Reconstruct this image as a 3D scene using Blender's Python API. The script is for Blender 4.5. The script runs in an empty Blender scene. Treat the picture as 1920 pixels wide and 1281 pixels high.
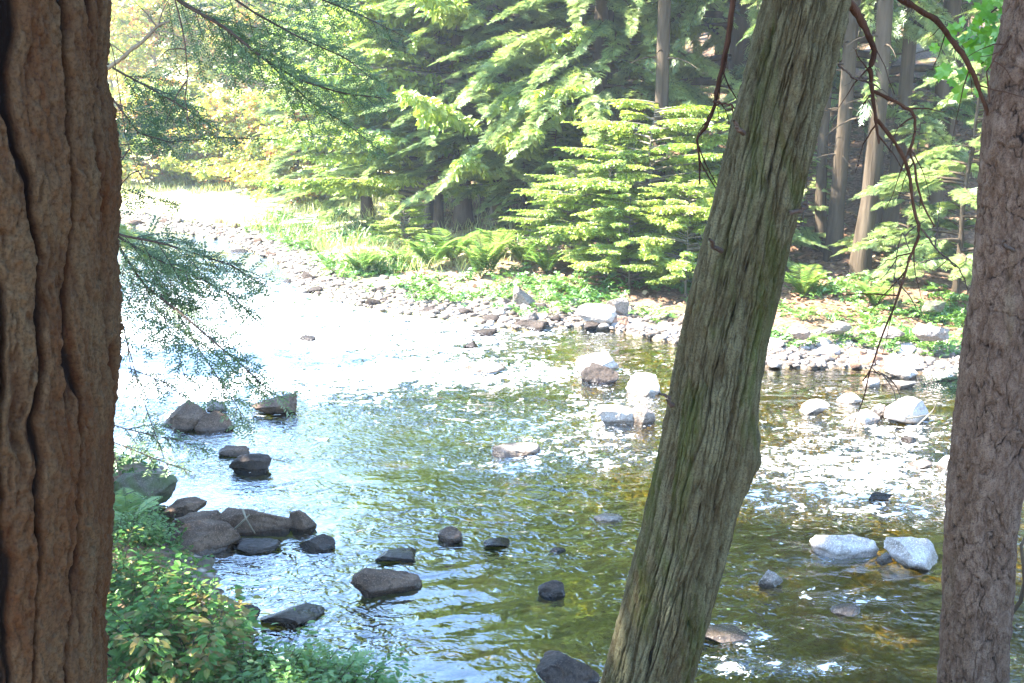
import bpy, bmesh, math, random
import numpy as np
from mathutils import Vector
random.seed(7); rng = np.random.default_rng(7)
S = bpy.context.scene; COL = S.collection
# ------------------------------------------------------------------ camera, sky, sun, exposure
PITCH = math.radians(13.4); FPX = 2059.0; CZ = 4.0
cd = bpy.data.cameras.new('camera'); cam = bpy.data.objects.new('camera', cd); COL.objects.link(cam)
cd.sensor_width = 36; cd.lens = 36 * FPX / 1920; cd.clip_start = 0.05; cd.clip_end = 2000
cam.location = (0, 0, CZ); cam.rotation_euler = (math.pi/2 - PITCH, 0, 0); S.camera = cam
SUN_EL, SUN_AZ = math.radians(48), math.radians(-94)      # azimuth from +Y, negative = to the left
w = bpy.data.worlds.new('World'); S.world = w; w.use_nodes = True
nt = w.node_tree; bg = nt.nodes['Background']; sk = nt.nodes.new('ShaderNodeTexSky')
sk.sky_type = 'NISHITA'; sk.sun_disc = False; sk.sun_elevation = SUN_EL; sk.sun_rotation = SUN_AZ
sk.air_density = 1.5; sk.dust_density = 0.2; sk.ozone_density = 8.0
nt.links.new(sk.outputs[0], bg.inputs[0]); bg.inputs[1].default_value = 0.15
sd = bpy.data.lights.new('sun', 'SUN'); sun = bpy.data.objects.new('sun', sd); COL.objects.link(sun)
sd.energy = 5.0; sd.angle = math.radians(0.53); sd.color = (1, 0.95, 0.86)
tosun = Vector((math.sin(SUN_AZ)*math.cos(SUN_EL), math.cos(SUN_AZ)*math.cos(SUN_EL), math.sin(SUN_EL)))
sun.rotation_euler = tosun.to_track_quat('Z', 'Y').to_euler(); sun.location = (-10, 5, 30)
S.view_settings.view_transform = 'Standard'; S.view_settings.look = 'None'
S.view_settings.exposure = 3.2; S.view_settings.gamma = 1
cy = S.cycles; cy.max_bounces = 7; cy.diffuse_bounces = 3; cy.glossy_bounces = 3; cy.transmission_bounces = 4
cy.transparent_max_bounces = 12; cy.sample_clamp_indirect = 4; cy.caustics_reflective = False; cy.caustics_refractive = False
cy.use_denoising = True

# ------------------------------------------------------------------ pixel helpers (photo pixels -> world)
sp, cp = math.sin(PITCH), math.cos(PITCH)
def ray(px, py):
    a, b = (px-960)/FPX, (640.5-py)/FPX
    return np.array([a, cp + b*sp, -sp + b*cp])
def P(px, py, Y): d = ray(px, py); return np.array([0, 0, CZ]) + d*(Y/d[1])
def W(px, py, z=0.0): d = ray(px, py); return np.array([0, 0, CZ]) + d*((z-CZ)/d[2])
# ------------------------------------------------------------------ numpy noise
_p = rng.permutation(256); _p = np.concatenate([_p, _p, _p])
_g = rng.normal(size=(256, 3)); _g /= np.linalg.norm(_g, axis=1)[:, None]
def noise(x, y, z=0.0):
    x, y, z = np.broadcast_arrays(np.asarray(x, float), np.asarray(y, float), np.asarray(z, float))
    xi, yi, zi = np.floor(x).astype(int), np.floor(y).astype(int), np.floor(z).astype(int)
    xf, yf, zf = x-xi, y-yi, z-zi
    u, v, t = xf*xf*(3-2*xf), yf*yf*(3-2*yf), zf*zf*(3-2*zf)
    xi &= 255; yi &= 255; zi &= 255
    r = 0
    for i in (0, 1):
        for j in (0, 1):
            for k in (0, 1):
                g = _g[_p[_p[_p[(xi+i) & 255] + ((yi+j) & 255)] + ((zi+k) & 255)]]
                dd = g[..., 0]*(xf-i) + g[..., 1]*(yf-j) + g[..., 2]*(zf-k)
                r = r + dd*(u if i else 1-u)*(v if j else 1-v)*(t if k else 1-t)
    return r*1.5
def fbm(x, y, z=0.0, o=4):
    r, a, f = 0, 1, 1
    for i in range(o): r = r + a*noise(x*f+i*7.3, y*f+i*3.1, z*f); a *= .5; f *= 2.03
    return r
def sstep(a, b, x): t = np.clip((x-a)/(b-a), 0, 1); return t*t*(3-2*t)
def h2(i, j, k): 
    v = np.sin(i*127.1+j*311.7+k*74.7)*43758.5453; return v-np.floor(v)
def voro(x, y, seed=0):       # F1, F2, cell id
    xi, yi = np.floor(x), np.floor(y); f1 = np.full(x.shape, 9.); f2 = f1.copy(); cid = np.zeros(x.shape)
    for i in (-1, 0, 1):
        for j in (-1, 0, 1):
            cx, cyy = xi+i, yi+j
            dx = cx+h2(cx, cyy, seed)-x; dy = cyy+h2(cx, cyy, seed+1)-y; d = np.sqrt(dx*dx+dy*dy)
            m = d < f1; f2 = np.where(m, f1, np.minimum(f2, d)); cid = np.where(m, h2(cx, cyy, seed+2), cid); f1 = np.where(m, d, f1)
    return f1, f2, cid
# ------------------------------------------------------------------ mesh + object helpers
def mesh(name, V, F, mat, parent=None, attrs=None, smooth=False, mats=None, mi=None):
    me = bpy.data.meshes.new(name); V = np.asarray(V, np.float32); F = np.asarray(F, np.int32); k = F.shape[1]
    me.vertices.add(len(V)); me.vertices.foreach_set('co', V.ravel())
    me.loops.add(F.size); me.loops.foreach_set('vertex_index', F.ravel())
    me.polygons.add(len(F)); me.polygons.foreach_set('loop_start', np.arange(0, F.size, k, dtype=np.int32))
    try: me.polygons.foreach_set('loop_total', np.full(len(F), k, np.int32))
    except Exception: pass
    me.polygons.foreach_set('use_smooth', np.full(len(F), smooth))
    me.update(calc_edges=True)
    for m in (mats or [mat]): me.materials.append(m)
    if mi is not None: me.polygons.foreach_set('material_index', np.asarray(mi, np.int32))
    for an, av in (attrs or {}).items():
        a = me.attributes.new(an, 'FLOAT', 'POINT'); a.data.foreach_set('value', np.asarray(av, np.float32).ravel())
    o = bpy.data.objects.new(name, me); COL.objects.link(o)
    if parent is not None: o.parent = parent
    return o
def tag(o, label=None, cat=None, group=None, kind=None):
    for k, v in (('label', label), ('category', cat), ('group', group), ('kind', kind)):
        if v: o[k] = v
    return o
def empty(name, loc=(0, 0, 0), rz=0, sc=1):
    o = bpy.data.objects.new(name, None); COL.objects.link(o); o.location = loc; o.rotation_euler.z = rz
    o.scale = (sc,)*3 if np.isscalar(sc) else sc; o.empty_display_size = .2; return o
def copy_tree(o, parent=None):
    c = o.copy(); COL.objects.link(c); c.parent = parent
    for ch in list(o.children): copy_tree(ch, c)
    return c
def cat(parts):
    Vs, Fs, n = [], [], 0
    for V, F in parts:
        if len(V): Vs.append(V); Fs.append(np.asarray(F)+n); n += len(V)
    return np.concatenate(Vs), np.concatenate(Fs)
def gridF(nu, nv, wrap=False):
    i = np.arange(nu if wrap else nu-1)[:, None]; j = np.arange(nv-1)[None, :]; i2 = (i+1) % nu
    return np.stack([i*nv+j, i2*nv+j, i2*nv+j+1, i*nv+j+1], -1).reshape(-1, 4)
def tube(pts, rad, n=6):
    pts = np.asarray(pts, float); rad = np.broadcast_to(np.asarray(rad, float), (len(pts),))
    T = np.gradient(pts, axis=0); T /= np.linalg.norm(T, axis=1)[:, None]+1e-9
    ref = np.array([0, 0, 1.]) if abs(T[0, 2]) < .9 else np.array([1., 0, 0])
    A = np.cross(T, ref); A /= np.linalg.norm(A, axis=1)[:, None]+1e-9; B = np.cross(T, A)
    th = np.linspace(0, 2*math.pi, n, endpoint=False)
    V = pts[None]+rad[None, :, None]*(np.cos(th)[:, None, None]*A[None]+np.sin(th)[:, None, None]*B[None])
    return V.reshape(-1, 3), gridF(n, len(pts), True)[:, ::-1]
def smoothpath(pts, n=24):
    pts = np.asarray(pts, float); t = np.linspace(0, 1, len(pts)); tt = np.linspace(0, 1, n)
    out = np.stack([np.interp(tt, t, pts[:, k]) for k in range(3)], 1)
    for _ in range(2): out[1:-1] = (out[:-2]+2*out[1:-1]+out[2:])/4
    return out
def norm(v): return v/(np.linalg.norm(v, axis=-1, keepdims=True)+1e-9)
def place(T, F, O, X, N, s, fold=None):
    """copies of template T (x along, y across, z up) at origins O, axis X, normal N, scale s"""
    X = norm(X); Y = norm(np.cross(N, X)); Z = np.cross(X, Y); s = np.broadcast_to(s, (len(O),))[:, None, None]
    V = O[:, None]+s*(T[None, :, 0:1]*X[:, None]+T[None, :, 1:2]*Y[:, None]+T[None, :, 2:3]*Z[:, None])
    FF = F[None]+(np.arange(len(O))*len(T))[:, None, None]
    return V.reshape(-1, 3), FF.reshape(-1, F.shape[1])
# ------------------------------------------------------------------ materials
class MT:
    def __init__(s, name):
        s.m = bpy.data.materials.new(name); s.m.use_nodes = True; s.t = s.m.node_tree; s.t.nodes.clear()
        s.out = s.n('OutputMaterial')
    def n(s, ty, **k):
        x = s.t.nodes.new('ShaderNode'+ty)
        for a, b in k.items(): setattr(x, a, b)
        return x
    def l(s, a, b): s.t.links.new(a, b)
    def setin(s, sock, v):
        if hasattr(v, 'is_output') or isinstance(v, bpy.types.NodeSocket): s.l(v, sock)
        else: sock.default_value = v if not isinstance(v, tuple) or len(v) != 3 or sock.type != 'RGBA' else (*v, 1)
    def noise(s, scale, detail=4, rough=.55, vec=None, dist=0):
        x = s.n('TexNoise'); x.inputs['Scale'].default_value = scale; x.inputs['Detail'].default_value = detail
        x.inputs['Roughness'].default_value = rough; x.inputs['Distortion'].default_value = dist
        s.l(vec if vec is not None else s.pos(), x.inputs['Vector']); return x.outputs['Fac']
    def pos(s, scale=None, space='obj'):
        v = s.n('TexCoord').outputs['Object'] if space == 'obj' else s.n('NewGeometry').outputs['Position']
        if scale is None: return v
        mp = s.n('Mapping'); mp.inputs['Scale'].default_value = scale; s.l(v, mp.inputs['Vector']); return mp.outputs[0]
    def ramp(s, fac, stops):
        r = s.n('ValToRGB'); e = r.color_ramp.elements
        while len(e) < len(stops): e.new(.5)
        for q, (p, c) in zip(e, stops): q.position = p; q.color = (*c, 1) if len(c) == 3 else c
        s.l(fac, r.inputs[0]); return r.outputs[0]
    def range(s, fac, a, b, c=0, d=1):
        r = s.n('MapRange'); s.l(fac, r.inputs[0])
        for i, v in enumerate((a, b, c, d)): r.inputs[i+1].default_value = v
        return r.outputs[0]
    def mix(s, fac, a, b, ty='MIX'):
        x = s.n('Mix', data_type='RGBA', blend_type=ty); s.setin(x.inputs[0], fac); s.setin(x.inputs[6], a); s.setin(x.inputs[7], b); return x.outputs[2]
    def math(s, op, a, b=0.):
        x = s.n('Math', operation=op); s.setin(x.inputs[0], a); s.setin(x.inputs[1], b); return x.outputs[0]
    def attr(s, name): return s.n('Attribute', attribute_name=name).outputs['Fac']
    def bump(s, h, st=.5, dist=.01, nrm=None):
        b = s.n('Bump'); b.inputs['Strength'].default_value = st; b.inputs['Distance'].default_value = dist; s.l(h, b.inputs['Height'])
        if nrm is not None: s.l(nrm, b.inputs['Normal'])
        return b.outputs[0]
    def pbr(s, col, rough=.8, nrm=None, spec=.3):
        b = s.n('BsdfPrincipled'); s.setin(b.inputs['Base Color'], col); s.setin(b.inputs['Roughness'], rough)
        b.inputs['Specular IOR Level'].default_value = spec
        if nrm is not None: s.l(nrm, b.inputs['Normal'])
        s.l(b.outputs[0], s.out.inputs[0]); return s.m

def leafmat(name, c1, c2, tr=.4, ctr=None, gloss=.06, c3=None):
    t = MT(name); g = t.n('NewGeometry').outputs['Random Per Island']
    big = t.noise(.9, 2, .5, t.pos(space='world'))
    f = t.math('ADD', t.math('MULTIPLY', g, .74), t.range(big, .35, .65, -.1, .5))
    col = t.ramp(f, [(0, c1), (1, c2)] if c3 is None else [(0, c1), (.75, c2), (.97, c3)])
    d = t.n('BsdfDiffuse'); t.l(col, d.inputs[0]); tl = t.n('BsdfTranslucent')
    t.l(t.mix(1., col, ctr or (1.0, 1.0, .55), 'MULTIPLY'), tl.inputs[0])
    m1 = t.n('MixShader'); m1.inputs[0].default_value = tr; t.l(d.outputs[0], m1.inputs[1]); t.l(tl.outputs[0], m1.inputs[2])
    gl = t.n('BsdfGlossy'); gl.inputs['Roughness'].default_value = .45; gl.inputs[0].default_value = (.9, .95, .9, 1)
    m2 = t.n('MixShader'); m2.inputs[0].default_value = gloss; t.l(m1.outputs[0], m2.inputs[1]); t.l(gl.outputs[0], m2.inputs[2])
    t.l(m2.outputs[0], t.out.inputs[0]); return t.m
M = {}
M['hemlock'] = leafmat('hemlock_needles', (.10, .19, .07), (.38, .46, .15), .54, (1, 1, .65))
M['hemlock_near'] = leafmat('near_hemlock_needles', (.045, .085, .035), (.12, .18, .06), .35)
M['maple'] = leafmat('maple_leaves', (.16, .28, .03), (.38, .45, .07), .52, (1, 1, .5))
M['autumn'] = leafmat('turning_leaves', (.18, .28, .04), (.42, .42, .07), .5, (1, 1, .6), c3=(.5, .16, .06))
M['shrub'] = leafmat('shrub_leaves', (.022, .085, .014), (.085, .20, .03), .3, gloss=.03, c3=(.20, .15, .04))
M['shrub_y'] = leafmat('young_leaves', (.06, .17, .025), (.14, .26, .035), .4)
M['oakleaf'] = leafmat('oak_leaves', (.10, .28, .02), (.20, .42, .04), .55)
M['fern'] = leafmat('fern_fronds', (.10, .24, .035), (.26, .36, .06), .4)
M['grass'] = leafmat('meadow_grass', (.22, .30, .08), (.50, .48, .20), .35)
M['cover'] = leafmat('ground_cover_leaves', (.05, .15, .03), (.16, .28, .05), .35)
def barkfar(name, c1, c2):
    t = MT(name); n = t.noise(6, 6, .6, t.pos((1, 1, .18)))
    n2 = t.noise(22, 4, .6, t.pos((1, 1, .2)))
    return t.pbr(t.mix(t.range(n, .35, .65), c1, c2), .9, t.bump(n2, .8, .03), .1)
M['bark'] = barkfar('hemlock_bark', (.042, .030, .019), (.105, .080, .055))
M['barkgray'] = barkfar('grey_bark', (.13, .11, .08), (.25, .22, .16))
M['twig'] = barkfar('twig_bark', (.035, .027, .022), (.075, .055, .045))
M['redtwig'] = barkfar('red_branch_bark', (.022, .009, .005), (.060, .030, .018))
def stone(name, c1, c2, c3, moss=0):
    t = MT(name); p = t.pos(); n = t.noise(3.2, 7, .62, p); n2 = t.noise(26, 5, .65, p); n3 = t.noise(1.3, 3, .5, p, 1.2)
    col = t.mix(t.range(n, .40, .60), c1, c2); col = t.mix(t.range(n2, .48, .66, 0, .75), col, c3); col = t.mix(t.range(t.noise(5, 4, .7, p, 1.5), .56, .66, 0, .6), col, tuple(.8*x+.2*y for x, y in zip(c3, (.3, .14, .05))))
    col = t.mix(t.range(t.noise(90, 2, .5, p), .56, .64, 0, .5), col, tuple(min(1, x*1.9) for x in c2))
    if moss: col = t.mix(t.range(n3, .42, .56, 0, moss), col, (.07, .10, .03))
    z = t.n('SeparateXYZ'); t.l(t.pos(space='world'), z.inputs[0])
    wet = t.range(t.math('ADD', z.outputs[2], t.math('MULTIPLY', n, .10)), .085, .125, 1, 0)
    col = t.mix(wet, col, t.mix(1., col, (.38, .34, .30), 'MULTIPLY'))
    nb = t.bump(n2, .5, .02, t.bump(n, .7, .06))
    return t.pbr(col, t.math('SUBTRACT', .85, t.math('MULTIPLY', wet, .6)), nb, .35)
M['dark'] = stone('brown_boulder_stone', (.062, .036, .022), (.140, .090, .060), (.030, .018, .010))  # brown stone, tone kept darker for boulders lying in shade
M['black'] = stone('dark_river_stone', (.024, .017, .013), (.060, .044, .034), (.014, .010, .008))
M['pale'] = stone('pale_granite_stone', (.34, .29, .26), (.50, .45, .41), (.20, .16, .13))  # pale stone, tone kept lighter for boulders lying in sun
M['mid'] = stone('grey_granite_stone', (.13, .105, .085), (.28, .235, .20), (.08, .06, .045))
M['rust'] = stone('rusty_stone', (.20, .11, .07), (.36, .20, .12), (.12, .07, .05))
M['mossy'] = stone('mossy_stone', (.07, .06, .045), (.14, .12, .09), (.04, .035, .025), 1)

# ------------------------------------------------------------------ terrain
near_sh = np.array([(40, 2.), (14, 4.6), (5, 5.4), (1.5, 5.6), (0, 5.8)] + [tuple(W(*q)[:2]) for q in
    [(740, 1340), (600, 1300), (480, 1230), (425, 1130), (400, 1052), (300, 1010), (300, 930), (318, 880), (215, 858)]] +
    [(-7.6, 17), (-12.5, 24), (-22, 31), (-45, 38), (-90, 42)])
far_sh = np.array([(60, 13), (24, 15.0), (14, 15.4)] + [tuple(W(*q)[:2]) for q in
    [(1800, 712), (1640, 694), (1440, 690), (1260, 644), (1160, 622), (1090, 614), (960, 620), (870, 604), (760, 592), (640, 570), (560, 542), (520, 492), (420, 452), (300, 432), (225, 424)]] +
    [(-22, 39), (-45, 47), (-90, 52)])
def dpoly(x, y, L):
    d = np.full(x.shape, 1e9)
    for a, b in zip(L[:-1], L[1:]):
        ab = b-a; t = np.clip(((x-a[0])*ab[0]+(y-a[1])*ab[1])/(ab@ab), 0, 1)
        d = np.minimum(d, np.hypot(x-a[0]-t*ab[0], y-a[1]-t*ab[1]))
    return d
RP = np.concatenate([near_sh, far_sh[::-1]])
def inside(x, y):
    r = np.zeros(x.shape, bool); n = len(RP)
    for i in range(n):
        (x1, y1), (x2, y2) = RP[i], RP[(i+1) % n]
        if y1 == y2: continue
        r ^= ((y1 > y) != (y2 > y)) & (x < (x2-x1)*(y-y1)/(y2-y1)+x1)
    return r
def terr(x, y, full=False):
    x, y = np.atleast_1d(np.asarray(x, float)), np.atleast_1d(np.asarray(y, float))
    dn, df, ins = dpoly(x, y, near_sh), dpoly(x, y, far_sh), inside(x, y); dm = np.minimum(dn, df)
    n1 = fbm(x*.35, y*.35, 3.1, 4); n2 = fbm(x*2.2, y*2.2, 1.7, 3)
    zn = 2.2*(1-np.exp(-(dn/3.6)**1.25))+.03+.10*n1*np.minimum(dn, 2)+.03*n2*np.minimum(dn*2, 1)
    left = sstep(3.0, -5.5, x + .16*(y-25))                        # meadow side (upstream)
    up = .045*df + (1-left)*(.16*np.maximum(df-3.5, 0)) + left*.02*np.maximum(df-8, 0)
    up = np.minimum(up, 9+.02*df)
    zf = .035+up+.10*n1*np.minimum(df*.5, 1.5)+.035*n2*np.minimum(df*2, 1)
    bed = -np.minimum(.06+.22*dm, .48)+.05*n2+.06*n1*np.minimum(dm, 1)
    z = np.where(ins, np.minimum(bed, -.02), np.maximum(np.where(dn < df, zn, zf), .02))
    return (z, dn, df, ins) if full else z
def G(px, py):
    d = ray(px, py); t = np.linspace(3, 120, 3000); p = np.array([0, 0, CZ])+d[None]*t[:, None]
    z = terr(p[:, 0], p[:, 1]); k = np.argmax(p[:, 2] < z); q = p[k]; return np.array([q[0], q[1], z[k]])
def seg(*a): return np.unique(np.concatenate([np.linspace(x, y, n) for x, y, n in a]))
xs = seg((-420, -60, 30), (-60, -16, 60), (-16, 16, 420), (16, 60, 60), (60, 420, 30))
ys = seg((-120, 3, 60), (3, 34, 420), (34, 80, 90), (80, 600, 50))
X, Y = np.meshgrid(xs, ys, indexing='ij'); Z, dn, df, ins = terr(X, Y, True)
cob = np.where(ins, 1, np.where(dn < df, sstep(.5, .1, dn), sstep(2.3, .9, df+.8*fbm(X*.6, Y*.6, 9, 2))))
lit = sstep(1.0, -4.5, X+.16*(Y-25))*(df < dn)*(~ins)          # open gravel and grass meadow, paled to hold the sun glare
t = MT('forest_floor_and_gravel'); p = t.pos(space='world')
n = t.noise(1.1, 6, .6, p); n2 = t.noise(14, 5, .65, p)
litter = t.mix(t.range(n2, .4, .62), (.13, .075, .045), (.30, .19, .12)); litter = t.mix(t.range(n, .52, .66, 0, .8), litter, (.06, .10, .03))
v = t.n('TexVoronoi'); v.inputs['Scale'].default_value = 9; t.l(p, v.inputs['Vector'])
sepc = t.n('SeparateColor'); t.l(v.outputs['Color'], sepc.inputs[0])
gr = t.ramp(sepc.outputs[0], [(0, (.09, .07, .055)), (.5, (.22, .18, .145)), (1, (.42, .37, .32))])
gr = t.mix(t.range(v.outputs['Distance'], .28, .5, 0, .75), gr, (.10, .08, .06))
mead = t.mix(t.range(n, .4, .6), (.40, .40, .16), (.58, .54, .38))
col = t.mix(t.attr('meadow'), litter, mead); col = t.mix(t.math('MULTIPLY', t.attr('cobble'), t.math('SUBTRACT', 1., t.math('MULTIPLY', t.attr('meadow'), .65))), col, gr)  # upstream gravel blended paler, sun glare put into the colour
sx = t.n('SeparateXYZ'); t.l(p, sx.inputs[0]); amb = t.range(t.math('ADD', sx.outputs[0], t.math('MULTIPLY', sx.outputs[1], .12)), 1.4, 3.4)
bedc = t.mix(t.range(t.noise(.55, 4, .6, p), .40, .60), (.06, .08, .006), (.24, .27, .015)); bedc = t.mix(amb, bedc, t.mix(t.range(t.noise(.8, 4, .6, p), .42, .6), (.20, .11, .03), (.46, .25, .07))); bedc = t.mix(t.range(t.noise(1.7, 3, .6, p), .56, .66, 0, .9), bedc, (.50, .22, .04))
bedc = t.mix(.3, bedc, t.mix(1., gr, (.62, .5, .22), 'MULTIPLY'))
col = t.mix(t.attr('bed'), col, bedc)
hgt = t.math('ADD', t.math('MULTIPLY', t.math('SUBTRACT', .5, v.outputs['Distance']), t.attr('cobble')), t.math('MULTIPLY', n2, .5))
M['ground'] = t.pbr(col, .9, t.bump(hgt, .9, .08), .15)
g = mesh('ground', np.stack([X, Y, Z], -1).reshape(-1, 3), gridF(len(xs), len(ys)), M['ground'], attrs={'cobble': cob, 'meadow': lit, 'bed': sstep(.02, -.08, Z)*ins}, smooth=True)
tag(g, kind='structure')

# ------------------------------------------------------------------ water: rippled sheet, riffles carry painted sun glare along with foam
RF = [(640, 640, 2.8, 1.5, 1.25), (800, 700, 1.8, .6, 1.15), (500, 690, 2.4, 1.7, 1.2), (380, 640, 3.2, 3.4, 1.2), (420, 560, 3, 3, 1.1), (250, 700, 2, 2, 1.1), (900, 600, 2.4, 1.4, .75), (720, 590, 2.5, 1.5, .7),
      (1000, 700, 1.8, .7, .7), (950, 790, 1.5, .6, .6), (1060, 820, 1.0, .4, .65), (1150, 760, 1.1, .7, .7), (900, 860, 1.6, .5, .35),
      (1550, 860, 1.6, .7, .85), (1650, 900, 1.3, .6, .85), (1500, 940, 1.2, .5, .6), (1700, 820, 1.2, .5, .6), (1480, 790, 1., .5, .5), (1420, 720, 1.4, .5, .3), (1720, 960, .9, .4, .5),
      (960, 880, .5, .25, .6), (1000, 850, .5, .3, .6), (1560, 1050, .5, .12, .5), (1700, 790, .8, .4, .6), (320, 720, 2, 1.5, .7), (1160, 860, .8, .4, .5),
      (1370, 1190, .35, .2, .8), (1420, 1250, .45, .14, .9), (1560, 1255, .2, .1, .6), (350, 880, .8, .6, .45), (500, 960, .5, .3, .35), (1600, 1120, .5, .2, .35), (1420, 1080, .6, .3, .3)]
xs2 = seg((-90, -14, 90), (-14, 12, 620), (12, 60, 50)); ys2 = seg((1, 5.5, 12), (5.5, 12, 230), (12, 26, 330), (26, 60, 160))
X, Y = np.meshgrid(xs2, ys2, indexing='ij')
rf = np.zeros(X.shape)
for (px, py, rx, ry, s) in RF:
    s *= 1.0 if px > 850 else .95 if px < 700 and py < 760 else 1.0
    c = W(px, py); a = .18; dx, dy = X-c[0], Y-c[1]; rf = np.maximum(rf, 0)+(1.45-np.maximum(rf, 0)).clip(0)*min(1.45, s)/1.45*np.exp(-(dx/rx)**2-(dy/ry)**2)
# flow runs from upper left to lower right: stretch the waves across the view
u, v2 = X*.9+Y*.35, Y*.95-X*.3
wv = .012*fbm(u*.9, v2*2.4, .3, 3)+.018*fbm(u*2.6, v2*6.0, 4.2, 4)*(.4+sstep(-.3, .5, fbm(u*.5, v2*.9, 8.2, 3)))
wv2 = .030*fbm(u*1.6, v2*3.8, 7.2, 4)+.016*fbm(u*5, v2*10, 9.2, 2)
Z = wv*(.55+.5*fbm(X*.25, Y*.25, 5, 2)) + wv2*rf*.85
Fw = gridF(len(xs2), len(ys2)); keep = (dpoly(X, Y, near_sh) < 1.2) | (dpoly(X, Y, far_sh) < 1.2) | inside(X, Y); keep = keep.ravel()[Fw].any(1)
t = MT('river_water'); p = t.pos((1, 1.35, 1), 'world')
rfa = t.attr('riffle')
b1 = t.bump(t.noise(9, 1.2, .5, p, 1.6), .8, .022); b2 = t.bump(t.noise(3.4, 2, .5, p, 1.8), .8, .06, b1)
b3n = t.n('Bump'); b3n.inputs['Distance'].default_value = .06; t.l(t.math('MULTIPLY', rfa, .9), b3n.inputs['Strength']); t.l(t.noise(13, 1.5, .6, p, 1.2), b3n.inputs['Height']); t.l(b2, b3n.inputs['Normal'])
calm = t.math('MAXIMUM', t.range(t.noise(.45, 2, .5, t.pos((1, 1.6, 1), 'world'), 1.0), .38, .62, .16, 1.0), t.range(rfa, .1, .5))
for _b in [x for x in t.t.nodes if x.bl_idname == 'ShaderNodeBump' and x != b3n]: t.l(t.math('MULTIPLY', calm, .68), _b.inputs['Strength'])
nrm = b3n.outputs[0]
fr = t.n('Fresnel'); fr.inputs[0].default_value = 1.48; t.l(nrm, fr.inputs['Normal'])
tr = t.n('BsdfTransparent'); tr.inputs[0].default_value = (.60, .64, .17, 1)
gl = t.n('BsdfGlossy'); gl.inputs['Roughness'].default_value = .012; t.l(nrm, gl.inputs['Normal']); gl.inputs[0].default_value = (1, 1, 1, 1)
mx = t.n('MixShader'); t.l(t.math('MULTIPLY', t.math('POWER', fr.outputs[0], .9), 2.1), mx.inputs[0]); t.l(tr.outputs[0], mx.inputs[1]); t.l(gl.outputs[0], mx.inputs[2])
fm = t.noise(11, 2.5, .6, t.pos((.8, 1.25, 1), 'world'), 1.0); fm2 = t.noise(2.6, 3, .6, t.pos((1, 1.5, 1), 'world'), .9)
foam_glare = t.math('ADD', t.math('ADD', fm, t.math('MULTIPLY', fm2, .7)), t.math('MULTIPLY', rfa, .30))
foam_glare = t.range(foam_glare, 1.12, 1.22)  # white covers real froth and also painted sun glare and glints
fd = t.n('BsdfDiffuse'); fd.inputs[0].default_value = (.85, .87, .88, 1); t.l(nrm, fd.inputs['Normal'])
m2 = t.n('MixShader'); t.l(t.math('MULTIPLY', foam_glare, .92), m2.inputs[0]); t.l(mx.outputs[0], m2.inputs[1]); t.l(fd.outputs[0], m2.inputs[2])
t.l(m2.outputs[0], t.out.inputs[0]); M['water'] = t.m
wo = mesh('river_water', np.stack([X, Y, Z], -1).reshape(-1, 3), Fw[keep], M['water'], attrs={'riffle': rf}, smooth=True); tag(wo, kind='structure')

# ------------------------------------------------------------------ stones
_bm = bmesh.new(); bmesh.ops.create_icosphere(_bm, subdivisions=5, radius=1); ICO = np.array([v.co[:] for v in _bm.verts]); ICOF = np.array([[v.index for v in f.verts] for f in _bm.faces]); _bm.free()
_bm = bmesh.new(); bmesh.ops.create_icosphere(_bm, subdivisions=3, radius=1); ICL = np.array([v.co[:] for v in _bm.verts]); ICLF = np.array([[v.index for v in f.verts] for f in _bm.faces]); _bm.free()
def rockshape(seed, ncut=7, base=ICO, rough=.10, sharp=.96):
    r = np.random.default_rng(seed); V = base.copy(); o = r.uniform(0, 50, 3)
    for _ in range(ncut+4):
        n = norm(r.normal(size=3)); d = r.uniform(.45, .82); e = V@n-d; V = V-n[None]*(np.maximum(e, 0)*sharp)[:, None]
    k = 1+rough*1.3*noise(V[:, 0]*1.3+o[0], V[:, 1]*1.3+o[1], V[:, 2]*1.3+o[2])+rough*.8*fbm(V[:, 0]*3.5+o[1], V[:, 1]*3.5+o[2], V[:, 2]*3.5+o[0], 3)
    V = V*k[:, None]; V /= np.abs(V).max(0)[None]; return V
seedc = [100]
def rock(x0, y0, x1, y1, mat, label, name='boulder', z=0.0, tilt=0, ncut=7, group=None, dr=.72, flat=1, rot=None, category='boulder'):
    seedc[0] += 1; c = W((x0+x1)/2, y1, z); dist = math.hypot(c[1], CZ-z); th = math.atan2(CZ-z, c[1])
    wd = (x1-x0)/FPX*dist/math.cos(th)*math.cos(th-PITCH)*1.02; dep = wd*dr
    h = ((y1-y0)/FPX*dist - dep*math.sin(th)*.55)/math.cos(th)*flat; h = max(h, .16*wd)
    V = rockshape(seedc[0], ncut)
    V = V*np.array([wd/2, dep/2, h*.72])
    if tilt: a = math.radians(tilt); V = V@np.array([[math.cos(a), 0, math.sin(a)], [0, 1, 0], [-math.sin(a), 0, math.cos(a)]])
    o = mesh(name, V, ICOF, M[mat], smooth=True); o.rotation_euler.z = math.radians(rot or 0); o.location = (c[0], c[1]+dep*.42, z+h*.22)
    tag(o, label, category, group); return o
R = rock
R(286, 745, 392, 810, 'dark', 'large rounded purple-brown boulder, left one beside the big left trunk in midstream', dr=.8)
R(358, 768, 434, 812, 'dark', 'blunt brown boulder leaning on the right side of the largest left boulder', dr=.7)
R(380, 750, 424, 771, 'mid', 'small greyish stone just behind the two purple-brown boulders')
R(466, 731, 568, 780, 'dark', 'craggy brown boulder under the hemlock branch tips', ncut=11)
R(408, 834, 465, 857, 'dark', 'low wet brown stone just behind the long dark stone')
R(430, 847, 516, 886, 'black', 'long smooth dark stone tapering left, alone in white water', ncut=4, dr=.45, rot=12)
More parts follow.
